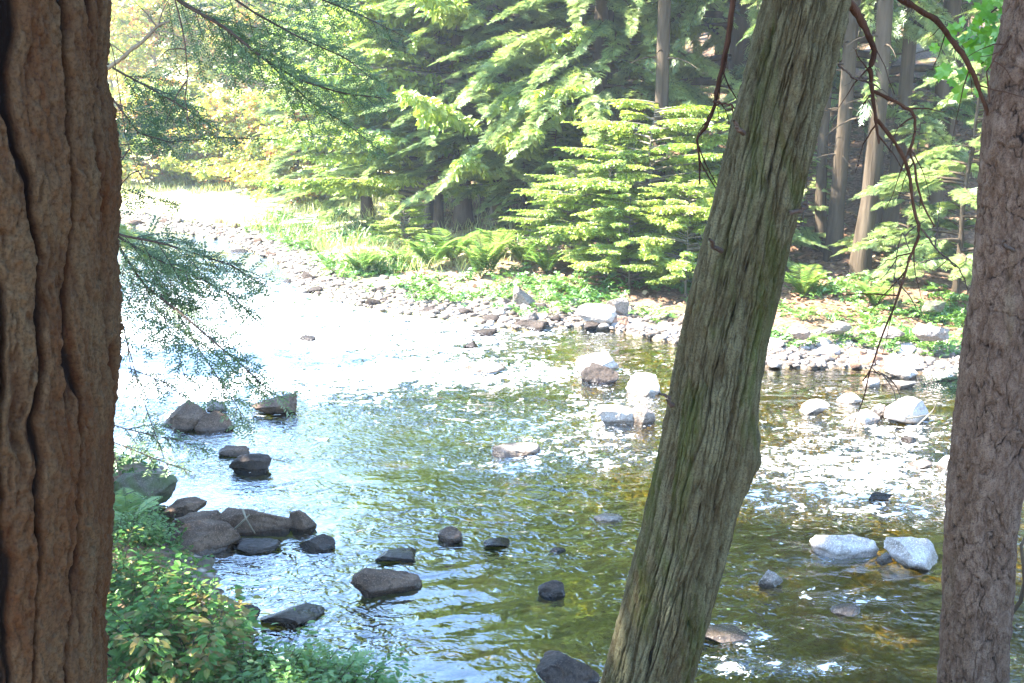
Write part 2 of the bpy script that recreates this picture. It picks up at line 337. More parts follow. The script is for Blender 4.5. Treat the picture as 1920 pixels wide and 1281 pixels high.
R(300, 926, 386, 966, 'dark', 'reddish brown stone at the mossy bank, topmost of the left stone pile', ncut=10, z=.1)
R(296, 952, 406, 1010, 'dark', 'brown rock slab between the topmost and the big front stone of the left pile', ncut=9, z=.05)
R(286, 970, 436, 1046, 'dark', 'big grey-brown block at the front of the left stone pile', ncut=9, z=.0, dr=.7)
R(410, 943, 540, 1004, 'dark', 'long rounded brown boulder carrying two pale sticks, tilted up right', ncut=5, tilt=-6, rot=14, dr=.55)
R(540, 945, 590, 1000, 'dark', 'upright roundish brown stone right of the boulder with sticks', ncut=6)
R(432, 1003, 516, 1037, 'black', 'flat dark wet stone right of the big front block', ncut=5)
R(560, 1002, 623, 1035, 'black', 'smooth dark egg-shaped stone alone in blue water', ncut=3)
R(652, 1050, 784, 1116, 'dark', 'long tilted grey-brown stone pointing down left in the blue pool', ncut=8, tilt=-8, dr=.45, flat=.7, rot=24)
R(706, 1028, 786, 1056, 'black', 'jagged low stone just behind the long tilted stone', ncut=10)
R(812, 985, 864, 1018, 'dark', 'small brown stone with white water curling round it', ncut=8)
R(908, 1008, 960, 1028, 'black', 'small low grey stone in the middle of the green water')
R(1012, 1083, 1062, 1118, 'black', 'black pointed stone with a bright rim left of the leaning trunk', ncut=6)
R(993, 1208, 1118, 1300, 'black', 'dark wedge-shaped rock at the bottom beside the leaning trunk', ncut=6, dr=.8, rot=25, tilt=-14, flat=.85)
R(488, 1140, 602, 1180, 'black', 'long black stone behind the yellow-green sprig at lower left', ncut=6)
R(400, 1130, 476, 1180, 'black', 'black rock peeping out right of the leafy shrubs', ncut=8, z=.05)
R(1030, 1026, 1060, 1038, 'black', 'tiny dark stone barely above the green water')
R(690, 1078, 720, 1090, 'black', 'sliver of dark stone behind the right end of the long tilted stone') if False else None
R(205, 868, 330, 938, 'mossy', 'moss covered boulder on the left bank beside the big trunk', z=.15, ncut=5)
R(868, 640, 897, 653, 'black', 'nearer one of two little dark stones before the gravel spit')
R(880, 612, 932, 630, 'black', 'farther one of two little dark stones, low at the spit edge')
R(560, 628, 594, 641, 'black', 'lone dark stone in the far white water')
R(1074, 645, 1160, 700, 'pale', 'big sunlit midstream boulder with a shaded face', ncut=11, dr=.9, flat=.8, tilt=8)
R(1092, 676, 1168, 718, 'black', 'dark rock standing in for the shaded face of the big sunlit boulder', ncut=8)  # separate black rock paints the boulder's shaded face
R(1178, 696, 1254, 742, 'pale', 'pale flat boulder against the left side of the leaning trunk', ncut=7)
R(1108, 736, 1200, 798, 'pale', 'pale sunlit boulder in front of the big midstream one', ncut=3, flat=.8)
R(1180, 754, 1238, 798, 'mid', 'mottled grey stone between the pale boulder and the leaning trunk', ncut=10)
R(1116, 960, 1166, 978, 'pale', 'small pale stone just showing left of the leaning trunk')
R(918, 836, 1010, 856, 'mid', 'shallow washed-over stone among white ripples in midstream', ncut=4, flat=.5)
R(868, 682, 948, 700, 'mid', 'flat wet stone in the white water line', flat=.6, ncut=4)
R(1536, 994, 1652, 1050, 'pale', 'large smooth pinkish white boulder, left of the bright pair by the right trunk', ncut=4, dr=.75)
R(1646, 1034, 1678, 1056, 'mid', 'small stone wedged between the two bright boulders')
R(1668, 1006, 1785, 1068, 'pale', 'large pinkish white boulder touching the right trunk', ncut=6, tilt=-12)
R(1503, 746, 1562, 778, 'pale', 'rounded pale stone at the left of the right-hand stone cluster', ncut=4)
R(1588, 764, 1656, 798, 'pale', 'pale wedge stone at the front of the right-hand stone cluster', ncut=8)
R(1660, 739, 1752, 796, 'pale', 'largest pale boulder of the right-hand stone cluster', ncut=6)
R(1628, 752, 1666, 782, 'mid', 'grey stone squeezed between the wedge and the largest cluster boulder', ncut=6)
R(1574, 735, 1622, 757, 'pale', 'low pale stone behind the right-hand stone cluster')
R(1622, 707, 1662, 727, 'pale', 'small white stone under the hanging twig tip')
R(1668, 684, 1732, 711, 'pale', 'pale stone at the water edge of the right gravel bar', ncut=6)
R(1662, 708, 1722, 730, 'mid', 'flat stone just below the gravel bar stone on the right')
R(1736, 690, 1800, 716, 'pale', 'pale stone beside the right trunk on the gravel bar')
R(1700, 860, 1752, 880, 'mid', 'low stone awash near the right trunk')
R(1762, 850, 1800, 884, 'pale', 'white stone half hidden by the right trunk, low in the riffle')
R(1632, 918, 1676, 940, 'black', 'dark stone in the sparkling riffle on the right', flat=.7)
R(1424, 1068, 1468, 1100, 'mid', 'bluish grey wet stone right of the leaning trunk', ncut=4)
R(1568, 1124, 1632, 1160, 'mid', 'bluish stone washed over by green water', flat=.55, ncut=4, z=-.02)
R(1320, 1160, 1420, 1215, 'mid', 'washed-over grey stone hugging the base of the leaning trunk', flat=.45, ncut=5, z=-.02)
R(1690, 818, 1722, 833, 'black', 'small dark stone in the white riffle below the right-hand cluster')
R(1078, 562, 1158, 606, 'pale', 'biggest sunlit boulder lying on the gravel spit', ncut=5, z=.12)
R(1138, 556, 1182, 582, 'mid', 'grey stone behind the biggest boulder of the gravel spit', z=.2)
R(958, 534, 1004, 572, 'mid', 'upright grey rock standing on the gravel spit', z=.15, ncut=8)
R(966, 592, 1042, 618, 'black', 'dark low slab at the edge of the gravel spit', z=.03)
R(1142, 590, 1180, 612, 'rust', 'reddish stone in front of the biggest spit boulder', z=.05)
R(784, 572, 832, 589, 'black', 'dark flat stone at the far left edge of the pebble shore', z=.03)
R(1290, 575, 1330, 600, 'mid', 'grey boulder on the shore hidden partly by the leaning trunk', z=.2)
R(1720, 600, 1790, 632, 'mid', 'grey mossy boulder under the right hemlock', z=.4)
R(1550, 600, 1600, 625, 'mid', 'rounded grey boulder at the back of the right gravel bar', z=.3)
R(1480, 606, 1530, 632, 'mid', 'dark-sided boulder beside the leaning trunk on the right bar', z=.3)
R(1640, 606, 1700, 630, 'mid', 'shaded grey boulder left of the mossy one', z=.35)
R(1730, 560, 1775, 580, 'mossy', 'grey boulder up in the undergrowth by the right trunk', z=.8)

# cobbles along the far shore (countable ones), then pebbles as one stuff object
protos = []
for i in range(8): protos.append(rockshape(900+i, 6, ICL, .12))
pm = ['pale', 'mid', 'pale', 'mid', 'rust', 'pale', 'black', 'mid']
cobmesh = {}
def cobble(x, y, s, k, m, label, group, dz=0):
    key = (k, m)
    if key not in cobmesh:
        o = mesh('cobble', protos[k], ICLF, M[m], smooth=True); cobmesh[key] = o.data
    else:
        o = bpy.data.objects.new('cobble', cobmesh[key]); COL.objects.link(o)
    z = max(float(terr(x, y)[0]), -.12)
    o.location = (x, y, z+s*.12+dz); o.scale = (s*random.uniform(.8, 1.3), s*random.uniform(.7, 1.1), s*random.uniform(.45, .75)); o.rotation_euler = (random.uniform(-.25, .25), random.uniform(-.25, .25), random.uniform(0, 6.3))
    tag(o, label.replace('COL', {'pale': 'pale', 'mid': 'grey', 'rust': 'rusty', 'black': 'blackish', 'dark': 'brown'}[m]), 'cobble', group)
def along(pxs, n, spread, smin, smax, mats, label, group, off=0):
    pts = np.array([W(*q)[:2] for q in pxs]); L = np.r_[0, np.cumsum(np.linalg.norm(np.diff(pts, axis=0), axis=1))]
    for _ in range(n):
        t_ = random.uniform(0, L[-1]); q = np.array([np.interp(t_, L, pts[:, 0]), np.interp(t_, L, pts[:, 1])])
        q = q+np.array([random.gauss(0, .3), off+spread*random.uniform(-.25, 1)**1.0 if random.random() < .999 else 0])
        s = smin+(smax-smin)*random.random()**2.2
        cobble(q[0], q[1], s, random.randrange(8), random.choice(mats), label, group)
along([(1440, 694), (1640, 696), (1800, 712)], 95, 1.25, .05, .18, ['pale', 'pale', 'mid', 'pale', 'rust'], 'COL cobble on the sunlit gravel bar between the leaning and the right trunk', 'cobbles of the right gravel bar')
along([(870, 606), (960, 622), (1090, 616), (1160, 624), (1260, 646)], 95, 1.6, .05, .17, ['pale', 'pale', 'mid', 'mid', 'black'], 'COL cobble on the pale gravel spit left of the leaning trunk', 'cobbles of the gravel spit')
along([(560, 545), (640, 572), (760, 596), (870, 606)], 80, 2.2, .05, .17, ['mid', 'mid', 'black', 'black', 'pale'], 'COL cobble on the far end of the shore below the ferns', 'cobbles of the far shore end')
along([(230, 425), (330, 434), (440, 452), (530, 492)], 30, 2.0, .08, .22, ['mid', 'black', 'dark'], 'COL cobble on the white upstream gravel by the left trunk', 'cobbles of the upstream gravel')
# pebbles
nP = 9000; Vs = []; pts = []
for _ in range(nP):
    k = random.random()
    i = random.uniform(0, len(far_sh)-1.001); 
q = far_sh[(far_sh[:, 0] > -24) & (far_sh[:, 0] < 16)]; L = np.r_[0, np.cumsum(np.linalg.norm(np.diff(q, axis=0), axis=1))]
tt = rng.uniform(0, L[-1], nP); px_ = np.interp(tt, L, q[:, 0])+rng.normal(0, .3, nP); py_ = np.interp(tt, L, q[:, 1])+rng.uniform(-.5, 1.7, nP)
_bm = bmesh.new(); bmesh.ops.create_icosphere(_bm, subdivisions=1, radius=1); IC1 = np.array([v.co[:] for v in _bm.verts]); IC1F = np.array([[v.index for v in f.verts] for f in _bm.faces]); _bm.free()
an = rng.uniform(0, 6.3, nP); s_ = .022+.055*rng.random(nP)**2
V, F = place(IC1*np.array([1.2, .85, .55]), IC1F, np.stack([px_, py_, terr(px_, py_)+s_*.2], 1), np.stack([np.cos(an), np.sin(an), 0*an], 1), norm(np.stack([rng.normal(0, .2, nP), rng.normal(0, .2, nP), np.ones(nP)], 1)), s_)
t = MT('pebbles'); g_ = t.n('NewGeometry').outputs['Random Per Island']
M['pebble'] = t.pbr(t.ramp(g_, [(0, (.06, .045, .035)), (.5, (.20, .16, .13)), (1, (.45, .40, .36))]), .85)
tag(mesh('pebbles', V, F, M['pebble'], smooth=True), 'pale pebbles strewn along the far shore', 'pebbles', kind='stuff')

# ------------------------------------------------------------------ foliage templates
def leafT(): 
    V = np.array([(0, 0, 0), (.3, .25, .06), (.3, 0, 0), (.3, -.25, .06), (.7, .2, .04), (.7, 0, -.02), (.7, -.2, .04), (1, 0, -.07)], float)
    return V, np.array([(0, 3, 2, 1), (2, 3, 6, 5), (1, 2, 5, 4), (5, 6, 7, 4)])
LEAF = leafT()
def lobeleafT():
    r = []; n = 14
    V = [(0.5, 0, 0)]
    for i in range(n):
        a = 2*math.pi*i/n+math.pi; rr = (.5 if i % 2 == 0 else .34)*(1, .85, .95, 1.05)[i % 4]; V.append((.5+rr*math.cos(a), rr*.85*math.sin(a), .05*math.cos(3*a)))
    F = [(0, 1+i, 1+(i+1) % n, 1+(i+2) % n) for i in range(0, n, 2)]
    return np.array(V, float), np.array(F)
LOBE = lobeleafT()
BLADE = (np.array([(0, .03, 0), (0, -.03, 0), (.55, -.022, .0), (.55, .022, 0), (1, .002, -.16), (1, -.002, -.16)], float), np.array([(0, 1, 2, 3), (3, 2, 5, 4)]))
DIA = (np.array([(0, 0, 0), (.45, .5, .0), (1, 0, 0), (.45, -.5, 0)], float), np.array([(0, 3, 2, 1)]))
def diam(O, Xd, N, ln, wd):
    X = norm(Xd); Yv = norm(np.cross(N, X)); ln = ln[:, None]; wd = wd[:, None]
    V = np.stack([O, O+X*ln*.4-Yv*wd/2, O+X*ln, O+X*ln*.4+Yv*wd/2], 1).reshape(-1, 3)
    return V, np.arange(len(O)*4).reshape(-1, 4)
def sprayT(seed, n=10, wq=.046):     # flat drooping hemlock spray, unit length
    r = np.random.default_rng(seed); O, D, L = [], [], []
    for i in range(n):
        s = .08+.86*i/(n-1)
        for sd in (-1, 1):
            l = (.50*(1-s)+.14)*r.uniform(.75, 1.15); a = sd*math.radians(r.uniform(38, 62))
            o = np.array([s, 0, -.10*s*s]); d = np.array([math.cos(a), math.sin(a), -.12+r.normal(0, .08)])
            O.append(o); D.append(d); L.append(l)
            if l > .32: O.append(o+d*l*.4); D.append(np.array([math.cos(a*.3), math.sin(a*.3), -.2])); L.append(l*.5)
    O.append(np.array([0, 0, 0])); D.append(np.array([1, 0, -.1])); L.append(1.)
    O, D, L = np.array(O), np.array(D), np.array(L)
    V, F = diam(O, D, np.tile([0, 0, 1.], (len(O), 1))+r.normal(0, .15, (len(O), 3)), L, np.full(len(O), wq)+.03*L)
    return V, F
SPR = [sprayT(i) for i in range(4)]
def leafsprT(seed, n=5, T=LEAF, ls=.34):
    r = np.random.default_rng(seed); O, D = [], []
    for i in range(n):
        s = .1+.8*i/(n-1)
        for sd in (-1, 1): O.append((s, 0, -.05*s)); D.append((math.cos(.9), sd*math.sin(.9), -.15+r.normal(0, .2)))
    O.append((.95, 0, -.05)); D.append((1, 0, -.3)); O, D = np.array(O, float), np.array(D, float)
    return place(T[0], T[1], O, D, norm(np.tile([0, 0, 1.], (len(O), 1))+r.normal(0, .6, (len(O), 3))), ls*r.uniform(.7, 1.2, len(O)))
LSP = [leafsprT(i) for i in range(4)]; LSD = [leafsprT(i+9, 5, DIA, .36) for i in range(4)]

def trunk_tube(H, r0, lean=(0, 0), n=10, wob=.06, seed=0, flare=.5):
    r = np.random.default_rng(seed); k = 16; z = np.r_[0, .12, .3, np.linspace(.7, H, k)]; z[0] = -.4
    x = lean[0]*z/H+np.cumsum(r.normal(0, wob*.4, len(z)))*np.minimum(z, 1).clip(0); y = lean[1]*z/H+np.cumsum(r.normal(0, wob*.4, len(z)))*np.minimum(z, 1).clip(0)
    rad = r0*((1-z.clip(0)/H)**.75*.97+.03)*(1+flare*np.exp(-z.clip(0)/.25)); P_ = np.stack([x, y, z], 1)
    return tube(P_, rad, n), P_
def conifer(name, H, z0, nb, L0, r0, seed, T=SPR, fol='hemlock', bark='bark', droop=.35, dens=1., ssize=.5, lean=(0, 0), azb=None, topw=.12, updir=.15, deadz=None):
    """trunk and crown prototype at the origin; returns the Empty"""
    r = np.random.default_rng(seed); root = empty(name)
    (TV, TF), C = trunk_tube(H, r0, lean, 12, .05, seed)
    mesh('trunk', TV, TF, M[bark], root, smooth=True)
    wood = []; O, D, N, Sz = [], [], [], []
    for i in range(nb):
        u = (i+r.random())/nb; z = z0+(H-z0)*u**1.05; L = (L0*(1-u)**.75+topw*L0)*r.uniform(.7, 1.15)
        az = r.uniform(0, 2*math.pi) if azb is None else azb+r.normal(0, 1.0)
        c = np.array([np.interp(z, C[:, 2], C[:, 0]), np.interp(z, C[:, 2], C[:, 1]), z]); bend = r.normal(0, .25)
        s = np.linspace(0, 1, 9); a = az+bend*s; dd = droop*r.uniform(.6, 1.3)
        pts = c[None]+np.stack([L*s*np.cos(a), L*s*np.sin(a), L*(updir*s-dd*s*s)], 1)
        wood.append(tube(pts, np.linspace(.012+.011*L, .004, 9), 4))
        n = max(4, int(L/.054*dens)); ss = np.linspace(.16 if L < 1.5 else .25, 1, n)+r.normal(0, .01, n); ss = ss.clip(0, 1)
        for sd in (-1, 1):
            o = np.stack([np.interp(ss, s, pts[:, k]) for k in range(3)], 1); aa = az+bend*ss+sd*np.radians(r.uniform(35, 75, n)-25*ss)
            O.append(o); D.append(np.stack([np.cos(aa), np.sin(aa), -.12-.35*ss*r.random(n)+r.normal(0, .12, n)], 1))
            N.append(np.stack([r.normal(0, .6, n), r.normal(0, .6, n), np.ones(n)], 1)); Sz.append(ssize*.60*(.35+.9*np.sin(np.pi*(.12+.8*ss)))*r.uniform(.6, 1.2, n)*min(1, .45+L/2.5))
        O.append(pts[-1:]); D.append((pts[-1]-pts[-2])[None]+0); N.append(np.array([[0, 0, 1.]])); Sz.append(np.array([ssize*.7]))
    for i in range(0 if deadz is None else deadz[2]):        # bare dead stubs low on the trunk
        z = r.uniform(deadz[0], deadz[1]); az = r.uniform(0, 6.28); L = r.uniform(.3, 1.3); c = np.array([np.interp(z, C[:, 2], C[:, 0]), np.interp(z, C[:, 2], C[:, 1]), z])
        s = np.linspace(0, 1, 5); wood.append(tube(c[None]+np.stack([L*s*math.cos(az), L*s*math.sin(az), .1*s-.25*L*s*s], 1), np.linspace(.014, .003, 5), 4))
    O, D, N, Sz = map(np.concatenate, (O, D, N, Sz)); which = r.integers(0, len(T), len(O)); parts = []
    for k in range(len(T)):
        m = which == k; parts.append(place(T[k][0], T[k][1], O[m], D[m], N[m], Sz[m]))
    V, F = cat(parts); cr = mesh('crown', V, F, M[fol], root)
    V, F = cat(wood); mesh('branches' if False else 'limb_wood', V, F, M[bark], root, smooth=True)
    return root
def broadleaf(name, H, r0, R, seed, fol, bark='barkgray', nl=16, zc=.35, leaf=.13, per=300, flat=.55, lean=(0, 0)):
    r = np.random.default_rng(seed); root = empty(name); (TV, TF), C = trunk_tube(H*.9, r0, lean, 9, .12, seed)
    mesh('trunk', TV, TF, M[bark], root, smooth=True); wood = []; O = []
    for i in range(nl):
        u = (i+.5)/nl; z = H*(zc*.7+(.8-zc*.7)*u); c = np.array([np.interp(z, C[:, 2], C[:, 0]), np.interp(z, C[:, 2], C[:, 1]), z])
        az = i*2.4+r.normal(0, .3); el = r.uniform(.15, .9); L = R*math.sin(math.pi*(.25+.62*u))*r.uniform(.8, 1.15)
        s = np.linspace(0, 1, 7); pts = c[None]+np.stack([L*s*math.cos(az), L*s*math.sin(az), L*el*s-.12*L*s*s], 1)+np.cumsum(r.normal(0, .03*L, (7, 3)), 0)*s[:, None]
        wood.append(tube(pts, np.linspace(r0*.4, .01, 7), 5))
        for j in range(9):
            b = pts[r.integers(2, 7)]; e = b+r.normal(0, .34*R*.8, 3)*np.array([1, 1, .6]); wood.append(tube(np.stack([b, (b+e)/2+[0, 0, .08], e]), [.012, .008, .003], 3))
            k = per//9; rad = R*r.uniform(.10, .22); q = r.normal(0, 1, (k, 3)); q = norm(q)*r.random((k, 1))**.5*rad*np.array([1.3, 1.3, flat]); O.append(e+q)
    O = np.concatenate(O); n = len(O); az = r.uniform(0, 6.28, n); D = np.stack([np.cos(az), np.sin(az), r.normal(-.25, .3, n)], 1)
    N = np.stack([r.normal(0, .45, n), r.normal(0, .45, n), np.ones(n)], 1)
    V, F = place(LSD[0][0], LSD[0][1], O, D, N, leaf*2.4*r.uniform(.6, 1.2, n)); mesh('crown', V, F, M[fol], root)
    V, F = cat(wood); mesh('limb_wood', V, F, M[bark], root, smooth=True); return root
used = set()
def put(proto, x, y, label, cat_, group=None, sc=1, rz=None, z=None, sz=None):
    o = proto if proto.name not in used else copy_tree(proto); used.add(proto.name)
    zz = float(terr(x, y)[0]) if z is None else z
    o.location = (x, y, zz); o.rotation_euler.z = random.uniform(0, 6.28) if rz is None else rz; o.scale = (sc, sc, sz or sc)
    tag(o, label, cat_); o.pop('group', None) if group is None else tag(o, group=group); return o
def putpx(proto, px, py, *a, **k): q = G(px, py); return put(proto, q[0], q[1], *a, **k)

# ------------------------------------------------------------------ far-bank forest
HA = conifer('hemlock_tree', 15, 2.2, 105, 3.6, .24, 11)                       # skirted crown
HB = conifer('hemlock_tree', 16, 1.2, 115, 3.2, .20, 12, droop=.45)
HC = conifer('hemlock_tree', 17, 4.2, 105, 3.4, .155, 13, deadz=(1.2, 5.5, 26))    # high crown, bare lower trunk
HD = conifer('hemlock_tree', 15, 3.6, 80, 2.6, .14, 14, deadz=(.8, 4, 16))
HY = conifer('young_hemlock', 5.2, .35, 62, 1.9, .06, 15, ssize=.42, droop=.28, dens=1.2)
g1 = 'hemlocks of the far bank'
putpx(HA, 868, 425, 'stout hemlock with thick flared trunk in the middle of the far bank', 'hemlock tree')
putpx(HD, 765, 418, 'thin leaning-left hemlock, leftmost trunk at the edge of the meadow', 'hemlock tree')
putpx(HD, 803, 418, 'slim pale-barked hemlock second from the meadow edge', 'hemlock tree', sc=.95)
putpx(HD, 822, 430, 'slender hemlock trunk just left of the stout flared one', 'hemlock tree', sc=.9)
putpx(HC, 912, 405, 'reddish hemlock trunk set back right of the stout flared one', 'hemlock tree', sc=1.05)
putpx(HC, 1562, 486, 'straight lichened hemlock trunk between leaning and right trunk', 'hemlock tree', sc=.95)
putpx(HD, 1612, 512, 'mossy pale hemlock trunk right of the straight one', 'hemlock tree', sc=1.1)
putpx(HC, 1740, 440, 'broad dark hemlock trunk deep in the wood by the right trunk', 'hemlock tree', sc=1.2)
putpx(HD, 1538, 470, 'dark slim trunk touching the straight lichened hemlock', 'hemlock tree', sc=.8)
putpx(HC, 1665, 455, 'grey trunk in the wood between mossy and broad dark trunks', 'hemlock tree', sc=.95)
putpx(HD, 1225, 470, 'slim hemlock rising behind the bright maple sapling', 'hemlock tree', sc=1.05)
putpx(HB, 1000, 400, 'bushy hemlock with drooping boughs left of the maple sapling', 'hemlock tree', sc=1.)
putpx(HB, 1120, 410, 'dense tall hemlock filling the top middle', 'hemlock tree', sc=1.05)
putpx(HB, 690, 405, 'hemlock overhanging the meadow left of the trunks', 'hemlock tree', sc=.85)
putpx(HA, 940, 430, 'hemlock sweeping sunlit boughs over the ferns', 'hemlock tree', sc=.9, rz=2.6)
k = 0
for (x, y, pr, sc) in [(3, 33, HB, 1.1), (6, 31, HA, 1.1), (9, 30, HC, 1.1), (12, 28, HC, 1.1), (15, 27, HD, 1.2), (-3, 38, HB, 1), (0, 37, HA, 1.1), (4, 38, HB, 1.2), (8, 37, HC, 1.2),
        (12, 35, HB, 1.2), (16, 33, HB, 1.2), (13, 23, HC, 1.0), (16, 21, HA, 1.0), (20, 27, HB, 1.2), (2, 43, HB, 1.3), (8, 44, HB, 1.3), (14, 42, HB, 1.3), (20, 38, HB, 1.3), (-5, 45, HB, 1.1), (24, 32, HB, 1.3), (18, 17, HD, 1.2),
        (10.4, 25.5, HD, 1.2), (7.5, 27.5, HD, 1.2), (5.2, 26.0, HB, .85), (2.2, 25.5, HB, .8), (7.2, 23.5, HB, .75)]:
    sc *= 1.35 if x > 1 else 1
    put(pr, x+random.uniform(-.6, .6), y+random.uniform(-.6, .6), 'hemlock in the shaded wood behind the front row of the far bank', 'hemlock tree', 'hemlocks of the shaded wood', sc=sc*random.uniform(.92, 1.08))
for o in list(COL.objects):                     # the old growth right of the meadow stands tall
    if o.name.startswith('hemlock_tree') and o.parent is None and o.location.y > 13 and o.location.x > -6: o.scale.z *= 1.65 if o.location.x > 2.6+.06*(o.location.y-20) else .66 if o.location.x < 1.2+.06*(o.location.y-20) else 1
putpx(HY, 1790, 560, 'young hemlock with bright layered boughs behind the right trunk', 'young hemlock', sc=.95)
putpx(HY, 1700, 500, 'young hemlock with sunlit sprays right of the mossy trunk', 'young hemlock', sc=.62)
putpx(HY, 1040, 445, 'young hemlock between the ferns and the maple sapling', 'young hemlock', sc=.55)
putpx(HY, 985, 440, 'small teal-green hemlock in the shade above the ferns', 'young hemlock', sc=.5)
putpx(HY, 1400, 520, 'young hemlock hidden partly by the leaning trunk', 'young hemlock', sc=.7)
putpx(HY, 1500, 470, 'young hemlock peeping out right of the leaning trunk', 'young hemlock', sc=.45)
putpx(HY, 560, 385, 'young hemlock alone at the back of the meadow', 'young hemlock', sc=.9)
BUSH = []
# maple saplings: layered broad leaves
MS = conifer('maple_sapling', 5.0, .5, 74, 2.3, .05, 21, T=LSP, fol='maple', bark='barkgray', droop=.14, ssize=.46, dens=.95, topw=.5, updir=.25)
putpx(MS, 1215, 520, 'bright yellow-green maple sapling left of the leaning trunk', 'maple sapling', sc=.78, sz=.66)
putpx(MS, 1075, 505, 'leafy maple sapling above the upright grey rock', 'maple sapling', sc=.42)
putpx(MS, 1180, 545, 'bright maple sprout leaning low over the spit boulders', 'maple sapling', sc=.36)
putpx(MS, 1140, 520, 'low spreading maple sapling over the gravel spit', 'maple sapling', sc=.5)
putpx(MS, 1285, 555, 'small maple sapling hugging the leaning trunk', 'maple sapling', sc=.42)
putpx(MS, 925, 428, 'tall maple sapling standing in for sunlit hemlock boughs above the ferns', 'maple sapling', sc=1.5, sz=2.0)  # brighter maple foliage takes the place of sunlit hemlock boughs
putpx(MS, 800, 425, 'slim maple standing in for sunlit hemlock boughs left of the stout flared trunk', 'maple sapling', sc=1.3)
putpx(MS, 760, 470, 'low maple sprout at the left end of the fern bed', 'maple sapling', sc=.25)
for px, py, sc, lb in [(262, 352, .42, 'glowing bush at the back of the meadow, nearest the left trunk'), (345, 345, .45, 'glowing bush second from the left trunk at the back of the meadow'), (430, 350, .40, 'glowing bush in the middle of the meadow back edge'), (520, 362, .42, 'glowing bush right of the middle at the meadow back edge'), (610, 380, .36, 'glowing bush at the right end of the meadow back edge')]:
    BUSH.append((px, py, sc, lb))
# bright broadleaf trees behind the meadow
BA = broadleaf('broadleaf_tree', 10, .16, 3.4, 31, 'autumn'); BB = broadleaf('broadleaf_tree', 12, .18, 3.8, 32, 'autumn', nl=20); BD = broadleaf('meadow_bush', 9, .10, 4.2, 34, 'autumn', zc=-.1, nl=18, leaf=.22)
BC = broadleaf('broadleaf_tree', 9, .14, 3.2, 33, 'maple', zc=.15)
lab = ['yellow-green tree just right of the left trunk, behind the meadow', 'yellow-green tree second from the left trunk behind the meadow', 'glowing yellow tree above the middle of the meadow', 'leafy tree at the right end of the meadow',
       'fresh green tree filling the gap left of the hemlocks']
for px, py, sc, lb in BUSH: putpx(BD, px, py, lb, 'bush', sc=sc)
for i, (x, y, pr, sc) in enumerate([(-15.5, 50, BA, .85), (-11.5, 52, BB, .8), (-8.5, 49, BC, .9), (-5.6, 44, BC, .9), (-2.8, 41, BA, .9)]):
    put(pr, x, y, lab[i], 'broadleaf tree', sc=sc)
for (x, y, pr, sc) in [(-20, 56, BB, .85), (-26, 54, BA, .85), (-17, 62, BB, .9), (-10, 60, BB, .95), (-4, 55, BA, 1.1), (-13, 57, BC, .9), (-23, 64, BB, .9), (-34, 60, BB, .9), (-7, 68, BB, 1.1), (2, 62, BB, 1.2), (-1, 50, BB, 1.1), (8, 56, BB, 1.3)]:
    put(pr, x, y, 'distant yellow-green tree in the wood beyond the meadow', 'broadleaf tree', 'distant trees beyond the meadow', sc=sc)

# ------------------------------------------------------------------ near-bank trees that shade the near water (crowns above or left of the frame)
put(HB, -9.4, 15.2, 'hemlock on the left bank upstream of the left trunk', 'hemlock tree', sc=.5)
put(HA, -7.6, 11.8, 'hemlock at the water edge left of the left trunk', 'hemlock tree', sc=.56)
put(HA, -5.6, 7.4, 'hemlock on the near bank left of the left trunk', 'hemlock tree', sc=.8)
put(HB, -7.4, 9.4, 'hemlock between the others on the near bank left of the left trunk', 'hemlock tree', sc=.72)

# ------------------------------------------------------------------ foreground trunks with real bark relief
def barkmat(name, deep, mid, ridge, tint, moss=None, fine=60, strength=.6, dk=.34):
    t = MT(name); h = t.attr('relief'); cidn = t.attr('plate'); p = t.pos((1, 1, .35)); n = t.noise(fine, 6, .65, p); n2 = t.noise(9, 5, .6, p)
    col = t.ramp(h, [(0, deep), (.30, tuple(.5*a+.5*b for a, b in zip(deep, tint))), (.52, mid), (.9, ridge)])
    col = t.mix(t.range(n2, .42, .62, 0, .75), col, tint, 'MIX'); col = t.mix(t.range(n, .42, .62, 0, .55), col, ridge)
    col = t.mix(t.range(t.noise(fine*3, 4, .7, t.pos()), .46, .64, 0, .6), col, deep)
    col = t.mix(t.range(cidn, 0, 1, 0, .35), col, mid)
    col = t.mix(t.range(h, dk-.28, dk, 1, 0), col, deep)
    if moss: col = t.mix(t.math('MULTIPLY', t.range(t.noise(5.0, 7, .7, t.pos((1, 1, .3)), .8), .50, .62, 0, .6), t.attr('mossy')), col, moss)
    return t.pbr(col, .9, t.bump(n, strength*1.3, .006, t.bump(t.noise(fine*2.4, 4, .7, t.pos((1, 1, .5))), strength, .004)), .15)
M['bark_left'] = barkmat('furrowed_red_bark', (.003, .001, .0004), (.026, .010, .003), (.064, .043, .022), (.046, .014, .002), dk=.50)
M['bark_mid'] = barkmat('stringy_grey_bark', (.002, .0015, .0008), (.034, .030, .014), (.100, .094, .054), (.038, .024, .009), (.024, .036, .002))
M['bark_right'] = barkmat('scaly_brown_bark', (.012, .007, .005), (.075, .045, .030), (.155, .112, .085), (.066, .038, .022), (.06, .06, .02), strength=.8)
